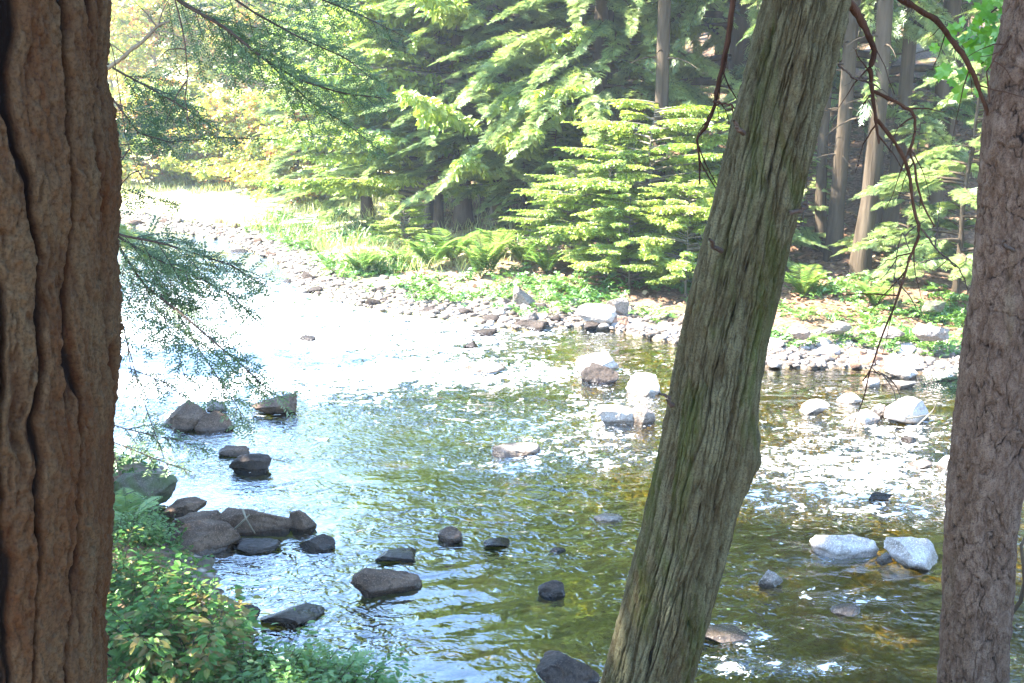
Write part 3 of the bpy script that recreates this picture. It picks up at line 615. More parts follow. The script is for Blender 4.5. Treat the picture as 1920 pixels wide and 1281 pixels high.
def bigtrunk(name, axis, Yd, nth, nz, cw, ch, depth, mat, seed, warp, edge=(.05, .22), ztop=9., strings=0, knots=(), moss=None, zones=(0, 1281)):
    """axis: list of (py, centre px, width px); the trunk stands at distance Yd"""
    A = np.array([[*P(c, y, Yd), w_/FPX*math.hypot(Yd, 0)*1.0/2/cp*1.0] for y, c, w_ in axis]); A = A[np.argsort(A[:, 2])]
    A[:, 3] *= 1/np.sqrt(1+0*A[:, 3]); zlo, zhi = A[0, 2]-.05, A[-1, 2]+.05; zb = float(terr(A[0, 0], Yd)[0])-.3
    lo = np.linspace(zb, zlo, 40)[:-1]; zs = np.concatenate([lo, np.linspace(zlo, zhi, nz), np.linspace(zhi, ztop, 60)[1:]])
    sx0 = (A[1, 0]-A[0, 0])/(A[1, 2]-A[0, 2]); sx1 = (A[-1, 0]-A[-2, 0])/(A[-1, 2]-A[-2, 2])
    ax = np.interp(zs, A[:, 2], A[:, 0]); ax = np.where(zs < A[0, 2], A[0, 0]+sx0*(zs-A[0, 2]), ax); ax = np.where(zs > A[-1, 2], A[-1, 0]+sx1*(zs-A[-1, 2]), ax)
    rr = np.interp(zs, A[:, 2], A[:, 3])*np.where(zs > A[-1, 2], 1-.5*(zs-A[-1, 2])/(ztop-A[-1, 2]), 1)*np.where(zs < A[0, 2], 1+.35*((A[0, 2]-zs)/1.5)**2, 1)
    for _ in range(3):
        ax[1:-1] = (ax[:-2]+2*ax[1:-1]+ax[2:])/4
    th = np.linspace(0, 2*math.pi, nth, endpoint=False); TH, ZZ = np.meshgrid(th, zs, indexing='ij'); r0 = rr.mean()
    # periodic: sample the bark in 3D-ish space by mapping angle to arc length, blended at the hidden back (theta = pi/2 faces away)
    arc = ((TH-math.pi/2) % (2*math.pi))*r0
    wx = warp*fbm(arc*7+seed, ZZ*4.5, seed*1.3, 4)+warp*.35*fbm(arc*30, ZZ*18, seed, 2); wz = warp*2*fbm(arc*5, ZZ*3, seed+9., 3)
    f1, f2, cid = voro((arc+wx)/cw, (ZZ+wz)/ch, seed); e = sstep(edge[0], edge[1], f2-f1)
    g1_, g2_, c2 = voro((arc+wx*1.5)/cw*2.3+5, (ZZ+wz)/ch*2.1, seed+5); e2 = sstep(.02, .30, g2_-g1_)
    fin = fbm(arc*60, ZZ*22, seed, 4); flake = fbm(arc*26, ZZ*60, seed+3, 3)
    hh = .68*e*(.75+.35*cid)+.22*e2*e+.10*fin+.05*flake*e
    zc = lambda a, b, w_, sd_, o_=4: sstep(0, w_, np.abs(fbm((arc+wx)*a, (ZZ+wz)*b, sd_, o_)))
    main = zc(10, .9, .10, seed+20, 3)
    if strings == 1:
        m1 = zc(10, 1.0, .15, seed+20, 3); m2 = zc(21, 3.4, .14, seed+1, 4); st_ = fbm(arc*13, ZZ*5, seed+31, 3)*3; tr_ = np.floor(st_)+sstep(0, .18, st_-np.floor(st_))
        hh = .50*m1*(.85+.25*e)+.16*m2*m1+.07*tr_*m1*.6+.10+.09*zc(60, 14, .2, seed+2)*m1+.16*fbm(arc*130, ZZ*52, seed+6, 4)*(.4+.6*m1); cid = h2(np.floor(st_), np.floor(noise(arc*8, ZZ*2.5, 5.)*3), 4)
    elif strings == 2: hh = .52*zc(19, 1.25, .13, seed+1, 3)*(.7+.5*noise(arc*9, ZZ*1.1, seed))+.26*zc(44, 3.2, .18, seed+2)+.12*zc(80, 11, .3, seed+4)+.12*fin+.05
    elif strings == 3:
        q = fbm(arc*15, ZZ*10, seed+1, 4)*4; te = np.floor(q)+sstep(.0, .22, q-np.floor(q)); hh = .55+.16*te*.5+.16*fin+.34*(zc(12, 7, .07, seed+7)-1)+.2*(zc(30, 16, .10, seed+8)-1)+.14*fbm(arc*40, ZZ*18, seed+3, 4); cid = h2(np.floor(q), np.floor(noise(arc*6, ZZ*6, 2.)*3), 3)
    elif strings: hh = hh*(1-strings)+strings*(.5+.55*(1-2*np.abs(fbm((arc+wx*1.2)*34, (ZZ+wz)*3.6, seed+2, 4)))) 
    R_ = rr[None]+depth*(hh-.6)+.012*fbm(np.cos(TH)*1.3, np.sin(TH)*1.3, ZZ*1.4, 3)*(r0/.15)
    for (kth, kpy, amp, sth, sz_) in knots:
        kz = P(0, kpy, Yd)[2]; dth = (TH-kth+math.pi) % (2*math.pi)-math.pi; q = np.sqrt((dth/sth)**2+((ZZ-kz)/sz_)**2)
        R_ = R_+amp*np.exp(-q*q)+amp*.12*np.sin(q*9)*np.exp(-q*q*.7)
    V = np.stack([ax[None]+R_*np.cos(TH), Yd+R_*np.sin(TH), ZZ+0*TH], -1)
    o = empty(name, (ax[0], Yd, zb+.3)); V = V-np.array([ax[0], Yd, zb+.3])
    ms = np.ones(TH.shape) if moss is None else moss(TH, ZZ)
    mesh('trunk', V.reshape(-1, 3), gridF(nth, len(zs), True), M[mat], o, attrs={'relief': hh.clip(0, 1.1), 'plate': cid, 'mossy': ms}, smooth=True)
    return o, (ax, zs, rr)
TL, _ = bigtrunk('furrowed_tree', [(0, -128, 568), (150, -122, 568), (330, -94, 572), (450, -98, 570), (640, -90, 568), (900, -82, 570), (1281, -82, 568)], 1.8, 620, 620, .090, 1.3, .030, 'bark_left', 3, .015, (.0, .10), ztop=8, strings=1)
tag(TL, 'thick furrowed reddish brown trunk filling the left edge', 'tree')
TM, _ = bigtrunk('leaning_tree', [(0, 1514, 146), (200, 1463, 150), (400, 1415, 152), (640, 1357, 158), (820, 1326, 166), (1000, 1287, 170), (1281, 1212, 182)], 3.2, 520, 680, .026, .42, .028, 'bark_mid', 8, .006, (.03, .30), ztop=8, strings=2,
                 knots=[(-.25, 858, .030, .5, .10), (-.7, 790, .008, .3, .14), (-2.6, 420, .006, .5, .2)])
tag(TM, 'leaning grey-green trunk with stringy mossy bark right of centre', 'tree')
TR, _ = bigtrunk('scaly_tree', [(0, 1966, 142), (230, 1925, 146), (400, 1910, 144), (500, 1899, 140), (700, 1874, 142), (900, 1850, 140), (1000, 1838, 136), (1281, 1822, 134)], 4.0, 420, 560, .050, .070, .020, 'bark_right', 12, .022, (.0, .16), ztop=9, strings=3,
                 knots=[(-2.7, 905, -.012, .22, .03), (-2.9, 300, .01, .5, .12)], moss=lambda a, z: sstep(.2, .8, noise(z*2, a, 4.)))
tag(TR, 'scaly purplish brown trunk at the right edge', 'tree')

def crown_for(root, base, dirs, seed, fol='shrub', T=LSD, n=900, R=(2.6, 2.6, 1.1), ls=.42):
    """high crown, above the frame, that carries the shade of the near bank"""
    r = np.random.default_rng(seed); base = np.array(base, float); loc = np.array(root.location)
    wood = []; O = []
    for d in dirs:
        e = base+np.array(d, float); p_ = smoothpath([base, (base+e)/2+[0, 0, .3], e], 8); wood = [tube(p_, np.linspace(.09, .03, 8), 6)]
        q = norm(r.normal(size=(n, 3)))*r.random((n, 1))**.4*np.array(R); O.append(e+q)
        for q1 in e+q[:14]: wood.append(tube(np.stack([e, (e+q1)/2+[0, 0, .1], q1]), [.03, .015, .005], 4))
        V, F = cat(wood); mesh('limb', V-loc, F, M['barkgray'], root, smooth=True)
    O = np.concatenate(O); k = len(O); az = r.uniform(0, 6.28, k); D = np.stack([np.cos(az), np.sin(az), r.normal(-.2, .25, k)], 1); N = np.stack([r.normal(0, .4, k), r.normal(0, .4, k), np.ones(k)], 1)
    V, F = place(T[0][0], T[0][1], O, D, N, ls*r.uniform(.7, 1.3, k)); mesh('crown', V-loc, F, M[fol], root)
crown_for(TL, (-1.05, 1.8, 7.6), [(-1.5, 1.5, 1.5), (-3.5, 2.5, 1.8), (0, 3, 2.5), (-2, -.5, 1.5)], 41)
crown_for(TM, (1.9, 3.2, 7.6), [(-1.2, 1.2, 1.6), (1.2, .5, 2.2)], 42)
crown_for(TR, (2.75, 4.0, 8.6), [(.5, .6, 1.0), (2.2, 1.2, 1.4)], 43)

# bare reddish branches on the foreground trees: children of their tree
def branch(root, pts, r0, r1, mat='redtwig', name='branch', n=7, wob=.006, twigs=True):
    p_ = smoothpath([P(*q) for q in pts], 40); p_[1:-1] += np.cumsum(rng.normal(0, wob*.5, (38, 3)), 0)*np.sin(np.linspace(0, math.pi, 38))[:, None]*.6
    rad = .62*np.linspace(r0, r1, 40)**1.0
    extra = []
    for i in range(0 if not twigs else 6 if r0 > .006 else 3):
        k = int(rng.integers(6, 37)); L = rng.uniform(.05, .22)*(1 if r0 > .006 else .6); d = norm(p_[min(k+2, 39)]-p_[k-2]+rng.normal(0, .09, 3)*np.array([1, .6, 1])); s_t = np.linspace(0, 1, 7)[:, None]
        q = p_[k]+d*L*s_t+rng.normal(0, .03, 3)*s_t**2+np.array([0, 0, -.04])*s_t**2+rng.normal(0, .003, (7, 3))*s_t; extra.append(tube(q, np.linspace(.0028, .0009, 7), 4))
    rad = rad*(1+.10*rng.normal(size=40)); V, F = cat([tube(p_, rad, n)]+extra)
    return mesh(name, V-np.array(root.location), F, M[mat], root, smooth=True)
branch(TM, [(1500, -150, 3.3), (1420, -90, 3.35), (1380, -30, 3.4), (1372, 20, 3.4), (1362, 80, 3.4), (1345, 150, 3.4), (1338, 195, 3.4), (1318, 240, 3.4), (1303, 262, 3.4), (1311, 300, 3.4), (1312, 345, 3.4)], .019, .004)
branch(TM, [(1338, 190, 3.4), (1360, 198, 3.35), (1384, 216, 3.3)], .006, .004)
branch(TM, [(1560, -30, 3.2), (1604, 22, 3.3), (1628, 60, 3.3), (1640, 98, 3.3), (1634, 130, 3.3), (1638, 180, 3.3), (1645, 235, 3.3), (1648, 270, 3.3)], .021, .005)
branch(TM, [(1645, 225, 3.3), (1690, 280, 3.3), (1706, 330, 3.3), (1716, 400, 3.3), (1728, 430, 3.3), (1712, 470, 3.3), (1690, 515, 3.3), (1672, 580, 3.3), (1650, 630, 3.3), (1634, 690, 3.3), (1618, 715, 3.3)], .010, .003)
branch(TM, [(1728, 430, 3.3), (1765, 470, 3.35), (1792, 505, 3.4), (1816, 545, 3.4)], .005, .003, 'twig')
branch(TM, [(1636, 170, 3.3), (1690, 196, 3.3), (1716, 212, 3.3), (1724, 250, 3.3), (1714, 288, 3.3), (1722, 330, 3.3), (1732, 385, 3.3), (1752, 425, 3.3)], .009, .004)
branch(TM, [(1572, 122, 3.2), (1598, 146, 3.25), (1628, 148, 3.3)], .005, .004, 'twig')
branch(TM, [(1706, 470, 3.3), (1694, 440, 3.3), (1680, 500, 3.32), (1676, 560, 3.3)], .003, .002, 'twig')
branch(TM, [(1636, 690, 3.3), (1650, 706, 3.3)], .003, .002, 'twig')
branch(TR, [(1600, -120, 3.8), (1650, -40, 3.8), (1684, 0, 3.8), (1730, 32, 3.8), (1768, 58, 3.85), (1800, 100, 3.9), (1824, 140, 3.9), (1840, 185, 3.95), (1858, 232, 4.0), (1875, 262, 4.0)], .020, .012)
branch(TR, [(1900, 60, 3.95), (1868, 108, 3.9), (1850, 150, 3.9), (1856, 190, 3.9)], .005, .004)
for a_, b_, c_ in [((1352, 470, 3.08), (1338, 462, 3.0), (1330, 448, 2.95)), ((1395, 250, 3.08), (1380, 240, 3.02), (1376, 226, 3.0)), ((1480, 400, 3.1), (1506, 388, 3.1), (1514, 376, 3.1)), ((1262, 760, 3.1), (1244, 752, 3.08), (1236, 738, 3.06)), ((1900, 470, 3.85), (1890, 462, 3.78), (1886, 452, 3.75))]:
    branch(TR if a_[0] > 1800 else TM, [a_, b_, c_], .012, .006, 'twig', twigs=False)
# oak leaf sprays on the right tree
def leafspray(root, pts, n, spread, size, mat, T=LOBE, name='leafy_twig', seed=5, face=None):
    r = np.random.default_rng(seed); p_ = smoothpath([P(*q) for q in pts], 20); k = r.integers(3, 20, n); O = p_[k]+r.normal(0, spread, (n, 3)); az = r.uniform(0, 6.28, n)
    D = np.stack([np.cos(az), .3*np.sin(az), -.35+r.normal(0, .4, n)], 1); N = np.stack([r.normal(0, .5, n), r.normal(-.7, .4, n), np.abs(r.normal(.7, .3, n))], 1)
    V, F = place(T[0], T[1], O, D, N, size*r.uniform(.6, 1.15, n)); loc = np.array(root.location)
    m = mesh(name, *(lambda a: (a[0]-loc, a[1]))(tube(p_, np.linspace(.005, .002, 20), 5)), M['twig'], root, smooth=True)
    mesh('leaves', V-loc, F, M[mat], m); return m
leafspray(TR, [(1960, -60, 4.1), (1900, -10, 4.2), (1850, 30, 4.3), (1815, 75, 4.3)], 60, .06, .085, 'oakleaf', seed=6)
leafspray(TR, [(1950, 30, 4.2), (1905, 60, 4.3), (1870, 95, 4.3), (1840, 120, 4.3)], 34, .05, .08, 'oakleaf', seed=7)
leafspray(TR, [(1940, 120, 4.2), (1900, 150, 4.3), (1868, 175, 4.3)], 8, .03, .085, 'oakleaf', seed=8)

# ------------------------------------------------------------------ hemlock whose boughs hang in at the left
HT = empty('overhanging_hemlock', (-3.4, 4.3, float(terr(-3.4, 4.3)[0])))
(TV, TF), _ = trunk_tube(9, .17, seed=77); mesh('trunk', TV, TF, M['bark'], HT, smooth=True)
tag(HT, 'hemlock whose drooping boughs hang in from behind the left trunk', 'hemlock tree')
def bough(pts, L1=.34, side=1., seed=1, wood=(.010, .003), nee=.019, dens=1., start=.1, fold=0.):
    """a branch with alternate shoots and twigs, all set with flat needles"""
    r = np.random.default_rng(seed); p_ = smoothpath([P(*q) for q in pts], 40); loc = np.array(HT.location)
    T0 = norm(np.gradient(p_, axis=0)); view = norm(p_-np.array([0, 0, CZ])); Nn = norm(-view*.75+np.array([0, 0, .75])[None])
    total = np.linalg.norm(np.diff(p_, axis=0), axis=1).sum(); n = int(total/.036*dens); woods = [tube(p_, np.linspace(wood[0]*.6, wood[1]*.6, 40), 5)]; segs = []
    for i in range(n):
        s = start+(1-start)*(i+r.random()*.5)/n; k = min(int(s*39), 38); o = p_[k]; t_ = T0[k]; nn = Nn[k]; b = norm(np.cross(nn, t_))
        sd = 1 if i % 2 else -1; a = sd*math.radians(r.uniform(28, 55)); L = L1*(1-.62*s)*(.55+.45*math.sin(math.pi*min(1, s*1.5+.2)))*r.uniform(.6, 1.2)
        d = norm(t_*math.cos(a)*1.1+b*math.sin(a)*side+nn*r.normal(0, .12)+np.array([0, 0, -.18])); m = 7; ss = np.linspace(0, 1, m)
        q = o[None]+d[None]*L*ss[:, None]+np.array([0, 0, -.16*L])[None]*(ss**2)[:, None]; woods.append(tube(q, np.linspace(.0020, .0009, m), 3)); segs.append((q, L))
        for j in range(int(L/.032)):
            u = (j+1)/(L/.032+1); kk = min(int(u*(m-1)), m-2); o2 = q[kk]+(q[kk+1]-q[kk])*(u*(m-1)-kk); s2 = 1 if j % 2 else -1; a2 = s2*math.radians(r.uniform(35, 60)); bb = norm(np.cross(nn, d))
            d2 = norm(d*math.cos(a2)+bb*math.sin(a2)+np.array([0, 0, -.1])); l2 = (.105*(1-u)+.035)*r.uniform(.6, 1.2)*min(1, L1/.3); segs.append((o2[None]+d2[None]*l2*np.linspace(0, 1, 3)[:, None], l2))
    O, D, N = [], [], []
    for q, L in segs:
        c = max(3, int(L/.0052)); u = np.linspace(.05, 1, c); o = np.stack([np.interp(u, np.linspace(0, 1, len(q)), q[:, k]) for k in range(3)], 1); d = norm(q[-1]-q[0]); nn = norm(-norm(o-np.array([0, 0, CZ]))*.5+np.array([0, 0, .8])+r.normal(0, .25, 3)); b = norm(np.cross(nn, d[None]))
        sg = np.where(np.arange(c) % 2, 1, -1)[:, None]; O.append(o); D.append(d[None]*.55+b*sg*.85+r.normal(0, .15, (c, 3))); N.append(nn)
    O, D, N = map(np.concatenate, (O, D, N)); k = len(O)
    V, F = diam(O, D, N, nee*r.uniform(.7, 1.25, k), np.full(k, nee*.40)); WV, WF = cat(woods)
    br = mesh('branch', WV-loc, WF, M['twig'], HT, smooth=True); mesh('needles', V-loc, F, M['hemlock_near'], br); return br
Yh = 4.2
# lower fan
bough([(110, 350, Yh), (215, 450, Yh), (270, 535, Yh), (330, 580, Yh), (400, 640, Yh-.1), (460, 690, Yh-.1), (515, 745, Yh-.15)], .36, seed=1, wood=(.012, .003), start=.25)
bough([(120, 370, Yh), (230, 450, Yh), (300, 490, Yh+.1), (370, 520, Yh+.1), (430, 550, Yh+.1), (480, 600, Yh+.1)], .34, seed=2, start=.2)
bough([(120, 380, 4.0), (220, 440, 4.1), (300, 455, 4.1), (380, 480, 4.2), (440, 500, 4.2), (490, 535, 4.2)], .30, seed=3, start=.25)
bough([(270, 535, Yh), (310, 600, Yh), (335, 665, Yh), (352, 730, Yh)], .18, seed=4, wood=(.004, .002), dens=.55)
bough([(330, 580, Yh), (370, 650, Yh), (410, 710, Yh), (450, 770, Yh), (455, 800, Yh)], .24, seed=5, wood=(.005, .002), dens=.85)
bough([(190, 480, 4.0), (218, 560, 4.0), (238, 640, 4.0), (250, 720, 4.0), (256, 780, 4.0)], .12, seed=6, wood=(.005, .002), dens=.3, start=.55)
bough([(238, 640, 4.0), (262, 730, 4.0), (286, 800, 4.0), (308, 860, 4.0)], .12, seed=7, wood=(.004, .002), dens=.25, start=.5)
bough([(240, 690, 4.05), (280, 705, 4.1), (310, 718, 4.1), (345, 745, 4.1)], .16, seed=8, wood=(.004, .002), dens=.9)
bough([(120, 760, 4.2), (220, 800, 4.2), (280, 815, 4.2), (350, 830, 4.2), (395, 850, 4.2)], .20, seed=9, wood=(.005, .002), dens=.8, start=.3)
bough([(120, 800, 4.0), (215, 830, 4.0), (290, 860, 4.0), (360, 885, 4.0)], .18, seed=19, wood=(.005, .002), dens=.7, start=.3)
# upper ones
bough([(100, 40, 4.4), (215, 130, 4.4), (290, 170, 4.4), (350, 205, 4.4), (410, 245, 4.4)], .34, seed=10, start=.3)
bough([(100, 90, 4.2), (215, 190, 4.2), (260, 250, 4.2), (330, 270, 4.2)], .30, seed=11, start=.3, dens=.8)
bough([(100, 240, 4.6), (220, 272, 4.6), (320, 266, 4.6), (420, 258, 4.6), (520, 262, 4.6)], .14, seed=12, wood=(.005, .003), start=.35, dens=.5)
bough([(100, 300, 4.4), (220, 350, 4.4), (270, 368, 4.4), (340, 385, 4.4)], .16, seed=13, wood=(.004, .002), start=.4, dens=.8)
bough([(250, -90, 4.8), (330, 0, 4.8), (420, 50, 4.8), (500, 115, 4.8), (560, 150, 4.9), (640, 175, 5.0), (725, 185, 5.0)], .42, seed=14, wood=(.016, .004), start=.12, dens=1.)
bough([(360, -60, 4.8), (470, 20, 4.9), (560, 70, 4.9), (650, 110, 5.0), (700, 150, 5.0)], .40, seed=15, start=.15, dens=.9)
bough([(420, 50, 4.8), (450, 85, 4.8), (475, 120, 4.8)], .2, seed=16, wood=(.005, .002))
bough([(500, 115, 4.8), (580, 190, 4.9), (660, 240, 5.0), (720, 290, 5.0)], .30, seed=17, wood=(.007, .003), dens=.8)
bough([(500, -80, 5.2), (580, -10, 5.2), (680, 30, 5.2), (760, 70, 5.2)], .35, seed=18, start=.2, dens=.8)
branch(HT, [(110, 190, 4.0), (215, 122, 4.0), (262, 88, 4.0), (300, 50, 4.0), (318, 40, 4.0)], .015, .007, 'barkgray')
branch(HT, [(322, -20, 3.8), (338, 40, 3.8), (352, 110, 3.8), (350, 180, 3.8), (358, 225, 3.8), (378, 255, 3.8)], .005, .002, 'twig')
branch(HT, [(120, 0, 3.8), (215, 85, 3.8), (235, 250, 3.8), (248, 290, 3.8), (266, 335, 3.8)], .003, .0015, 'twig')

# small dark hemlock tip beside the right trunk: belongs to that young hemlock's neighbour on the near bank
HS = empty('hemlock_seedling', tuple(P(1900, 1100, 4.9))); HS.location.z = float(terr(HS.location.x, 4.9)[0])
_HT = HT; HT = HS
(TV, TF), _ = trunk_tube(2.2, .02, seed=5); mesh('trunk', TV, TF, M['bark'], HS, smooth=True)
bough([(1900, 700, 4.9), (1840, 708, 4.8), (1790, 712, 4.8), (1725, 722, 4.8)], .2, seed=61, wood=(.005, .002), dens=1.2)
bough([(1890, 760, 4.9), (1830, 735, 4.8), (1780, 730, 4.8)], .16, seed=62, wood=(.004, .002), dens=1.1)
HT = _HT; tag(HS, 'dark green hemlock tip poking out left of the right trunk', 'hemlock seedling')

# ------------------------------------------------------------------ near bank plants at lower left
def shrub(H, R_, seed, fol='shrub', leaf=.075, nst=16, T=LEAF, per=16, name='leafy_shrub'):
    r = np.random.default_rng(seed); root = empty(name); wood = []; O, D, N = [], [], []
    for i in range(nst):
        az = r.uniform(0, 6.28); L = H*r.uniform(.6, 1.15); out = R_*r.uniform(.3, 1.1); s = np.linspace(0, 1, 8)
        b = np.array([r.normal(0, .08), r.normal(0, .08), -.03]); p_ = b+np.stack([out*s**1.4*math.cos(az), out*s**1.4*math.sin(az), L*(s-.22*s*s)], 1); wood.append(tube(p_, np.linspace(.005, .0015, 8), 4))
        u = np.linspace(.25, 1, per); o = np.stack([np.interp(u, s, p_[:, k]) for k in range(3)], 1)
        for tw in range(3):
            a = az+r.uniform(-1.6, 1.6, per); d = np.stack([np.cos(a), np.sin(a), r.normal(.0, .3, per)], 1); st = r.uniform(0, .12, per)[:, None]
            O.append(o+d*st); D.append(d*[1, 1, .6]-[0, 0, .15]); N.append(np.stack([r.normal(0, .35, per), r.normal(0, .35, per)-.15, np.ones(per)], 1))
    O, D, N = map(np.concatenate, (O, D, N)); V, F = place(T[0], T[1], O, D, N, leaf*r.uniform(.55, 1.25, len(O)))
    V2, F2 = cat(wood); mesh('stem_wood', V2, F2, M['twig'], root, smooth=True); mesh('foliage', V, F, M[fol], root); return root
SA = shrub(.62, .42, 51); SB = shrub(.55, .45, 52, leaf=.085, nst=18); SC = shrub(.42, .32, 53, 'shrub_y', .05, 22, per=18, name='young_shrub')
def fern(seed, L=.6, nf=11, up=.9, fol='fern'):
    r = np.random.default_rng(seed); root = empty('fern'); O, D, N, S_ = [], [], [], []; st = []
    for i in range(nf):
        az = i*6.283/nf+r.normal(0, .25); l = L*r.uniform(.75, 1.15); s = np.linspace(0, 1, 10); e = up*r.uniform(.8, 1.15)
        p_ = np.stack([l*.62*s**1.3*math.cos(az), l*.62*s**1.3*math.sin(az), l*e*(s-.38*s**2.4)], 1); st.append(tube(p_, np.linspace(.004, .001, 10), 3))
        u = np.linspace(.12, .99, 22); o = np.stack([np.interp(u, s, p_[:, k]) for k in range(3)], 1); tg = norm(np.gradient(o, axis=0)); sidev = np.array([-math.sin(az), math.cos(az), 0])
        for sd in (-1, 1): O.append(o); D.append(tg*.35+sidev*sd); N.append(np.tile([0, 0, 1.], (22, 1))+r.normal(0, .12, (22, 3))); S_.append(l*.27*np.sin(np.pi*(u*.86+.12))**.8)
    O, D, N, S_ = map(np.concatenate, (O, D, N, S_)); V, F = diam(O, D, N, S_, S_*.24+.004); mesh('frond', V, F, M[fol], root); V, F = cat(st); mesh('stalk', V, F, M['shrub'], root); return root
FA, FB = fern(1), fern(2, .7, 9, 1.3)
i = 0
for px, py, pr, sc, lb in [(245, 1215, SA, 1.1, 'leafy shrub beside the left trunk, below the big stone block'), (330, 1190, SB, 1.05, 'leafy shrub in the middle of the lower left bank'), (405, 1200, SA, .9, 'leafy shrub at the water edge next to the black rock'),
        (270, 1300, SB, 1.1, 'leafy shrub at the bottom beside the left trunk'), (370, 1300, SA, 1.1, 'leafy shrub at the bottom, right of the trunk-side one'), (450, 1310, SB, .8, 'low leafy shrub at the bottom below the black rock'),
        (225, 1120, SA, .8, 'shrub half behind the left trunk under the stone block'), (310, 1120, SB, .6, 'low shrub in front of the big stone block'), (240, 1020, SC, .9, 'bright green herb at the left trunk beside the stone pile'),
        (285, 1000, SC, .8, 'yellow-green herb left of the topmost stone'), (225, 955, SC, .8, 'bright herb under the moss covered boulder'), (270, 950, SC, .55, 'small herb between moss covered boulder and stone pile'),
        (500, 1330, SC, 1.1, 'feathery green herb at the bottom left of the yellow sprig'), (560, 1325, SC, 1.3, 'feathery green herb below the long black stone'), (640, 1330, SC, 1.2, 'feathery green herb at the bottom, third from the shrubs'),
        (700, 1345, SC, 1.1, 'feathery green herb at the bottom, nearest to the blue pool'), (535, 1235, SC, .6, 'yellow-green sprig in front of the long black stone'), (760, 1350, SC, .7, 'low herb at the right end of the bank plants')]:
    q = W(px, py, .25); z_ = float(terr(q[0], q[1])[0])
    put(pr, q[0], q[1], lb, 'shrub' if pr is not SC else 'herb', 'plants of the near bank', sc=sc*.86)
for px, py, pr, sc, lb in [(715, 1330, FA, .6, 'fern with upright pointed fronds at the very bottom'), (610, 1330, FA, .9, 'fern among the feathery herbs at the bottom'), (240, 985, FA, .8, 'soft fern beside the left trunk above the stone block')]:
    q = W(px, py, .2); put(pr, q[0], q[1], lb, 'fern', 'ferns of the near bank', sc=sc)
for j, (px, py, pr, sc, lb) in enumerate([(650, 520, FA, 1.3, 'yellow fern at the left end of the fern bed'), (690, 512, FA, 1.2, 'fern second from the left end of the fern bed'), (800, 505, FA, 1.6, 'spreading bright fern left of the upright ones'), (840, 500, FA, 1.7, 'brightest yellow-green fern in the fern bed'),
        (882, 522, FB, 1.45, 'tall upright sunlit fern, left one of the pair'), (935, 520, FB, 1.35, 'tall upright sunlit fern, right one of the pair'), (905, 500, FB, 1.1, 'darker fern between the upright pair'), (985, 505, FA, 1.3, 'green fern right of the upright pair'),
        (1020, 515, FA, 1.2, 'green fern above the upright grey rock'), (740, 500, FA, 1.1, 'fern in the middle left of the fern bed'), (960, 480, FA, 1.2, 'fern in the shade behind the upright pair'), (1060, 500, FA, 1.1, 'fern left of the low maple sapling'), (1520, 560, FA, 1.2, 'fern at the right side of the leaning trunk on the bank'), (1660, 560, FA, 1.2, 'fern on the bank below the mossy trunk')]):
    q = G(px, py); put(pr, q[0]+random.uniform(-.3, .3), q[1]+random.uniform(-.5, .5), lb, 'fern', 'ferns of the far bank', sc=sc*random.uniform(.6, 1.15))

# pale sticks on the boulder, driftwood
for pts, lb in [([(432, 1000, .05), (455, 978, .25), (468, 965, .3)], 'pale thin stick lying on the long brown boulder, lower left one'), ([(455, 955, .35), (462, 975, .3), (478, 1000, .12)], 'pale thin stick lying on the long brown boulder, right one'),
                ([(1700, 785, .12), (1745, 778, .1), (1775, 782, .05)], 'driftwood stick beside the largest cluster boulder'), ([(1720, 798, .06), (1750, 770, .2), (1758, 752, .35)], 'driftwood stick standing up beside the largest cluster boulder')]:
    p_ = smoothpath([W(a, b, c) for a, b, c in pts], 12); V, F = tube(p_, np.linspace(.010, .006, 12), 6); tag(mesh('stick', V, F, M['barkgray'], smooth=True), lb, 'stick')

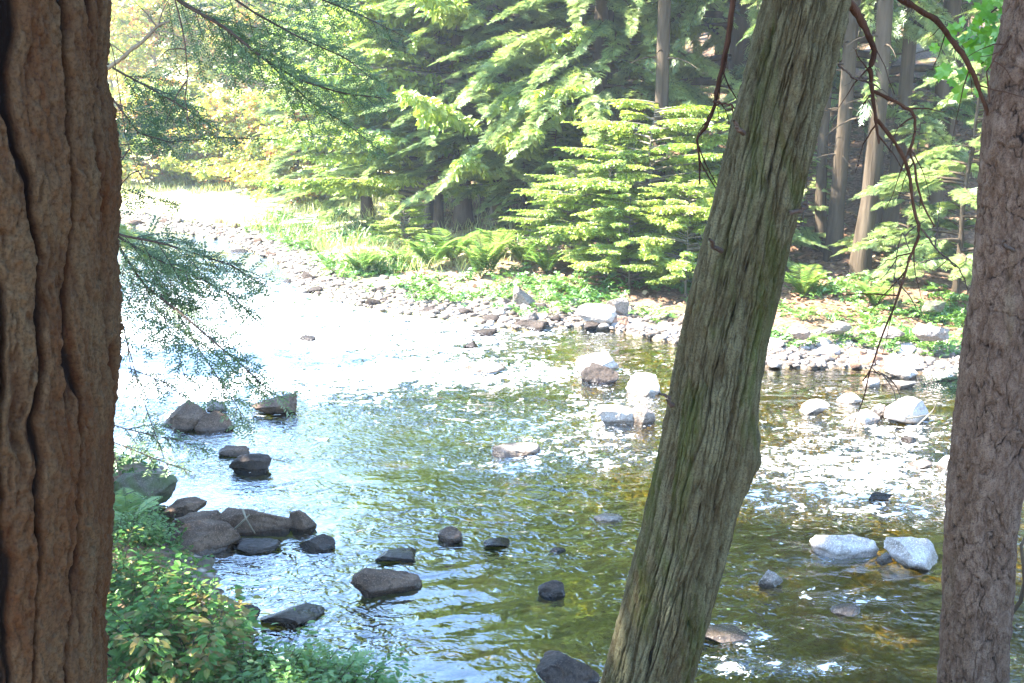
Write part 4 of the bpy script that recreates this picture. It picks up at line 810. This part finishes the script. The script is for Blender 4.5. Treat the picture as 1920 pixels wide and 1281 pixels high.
# ------------------------------------------------------------------ ground cover, grass, litter (stuff)
def scatter(n, xr, yr, cond, T, size, mat, name, label, up=0., seed=1, N_=1.):
    r = np.random.default_rng(seed); x = r.uniform(*xr, n); y = r.uniform(*yr, n); z, dn_, df_, in_ = terr(x, y, True); m = cond(x, y, dn_, df_, in_, r.random(n)); x, y, z = x[m], y[m], z[m]; k = len(x)
    az = r.uniform(0, 6.28, k); D = np.stack([np.cos(az), np.sin(az), up+r.normal(0, .3, k)], 1); Nv = np.stack([r.normal(0, .5, k), r.normal(0, .5, k), np.full(k, N_)], 1)
    V, F = place(T[0], T[1], np.stack([x, y, z+r.random(k)*size*.5], 1), D, Nv, size*r.uniform(.5, 1.3, k)); tag(mesh(name, V, F, M[mat]), label, name.replace('_', ' '), kind='stuff')
pn = lambda x, y, f=.5, o=0.: noise(x*f+o, y*f, 3.3+o)
scatter(60000, (-7, 14), (15, 32), lambda x, y, a, b, i, r: (~i) & (b < a) & (b > .75+.9*r*r) & (b < 4.5) & (pn(x, y, .9)+.32-.10*b > r*.45) , LSP[0], .22, 'cover', 'ground_cover', 'low green plants covering the far bank', .2, 3)
scatter(110000, (-26, 3), (22, 52), lambda x, y, a, b, i, r: (~i) & (b < a) & (b > 1.0) & (x+.16*(y-25) < 1.0) & (pn(x, y, .35, 5)+.35 > r*.8), BLADE, .27, 'grass', 'meadow_grass', 'pale yellow-green grass of the sunny meadow', 2.2, 4)
scatter(9000, (-6, 1), (2.5, 13), lambda x, y, a, b, i, r: (~i) & (a < b) & (a > .1) & (a < 3), LSP[1], .13, 'shrub', 'bank_herbs', 'low herbs between the shrubs of the near bank', .2, 5)
M['litter'] = MT('leaf_litter').m
_t = MT('leaf_litter_leaves'); M['litter'] = _t.pbr(_t.ramp(_t.n('NewGeometry').outputs['Random Per Island'], [(0, (.12, .06, .03)), (.6, (.28, .16, .09)), (1, (.45, .32, .18))]), .8)
scatter(26000, (-3, 16), (17, 36), lambda x, y, a, b, i, r: (~i) & (b < a) & (b > 2.0), DIA, .09, 'litter', 'leaf_litter', 'brown fallen leaves on the forest floor', 0., 6)

# ------------------------------------------------------------------ thin sunlit air
HZ = (np.array([(x, y, z) for x in (-440, 440) for y in (-140, 620) for z in (-2.5, 48)], float), np.array([(0, 1, 3, 2), (4, 6, 7, 5), (0, 4, 5, 1), (2, 3, 7, 6), (0, 2, 6, 4), (1, 5, 7, 3)]))
t = MT('thin_air'); pv = t.n('VolumePrincipled'); pv.inputs['Density'].default_value = .0015; pv.inputs['Color'].default_value = (.93, .97, 1, 1); pv.inputs['Anisotropy'].default_value = .3
t.l(pv.outputs[0], t.out.inputs['Volume']); tag(mesh('haze', HZ[0], HZ[1], t.m), kind='stuff')
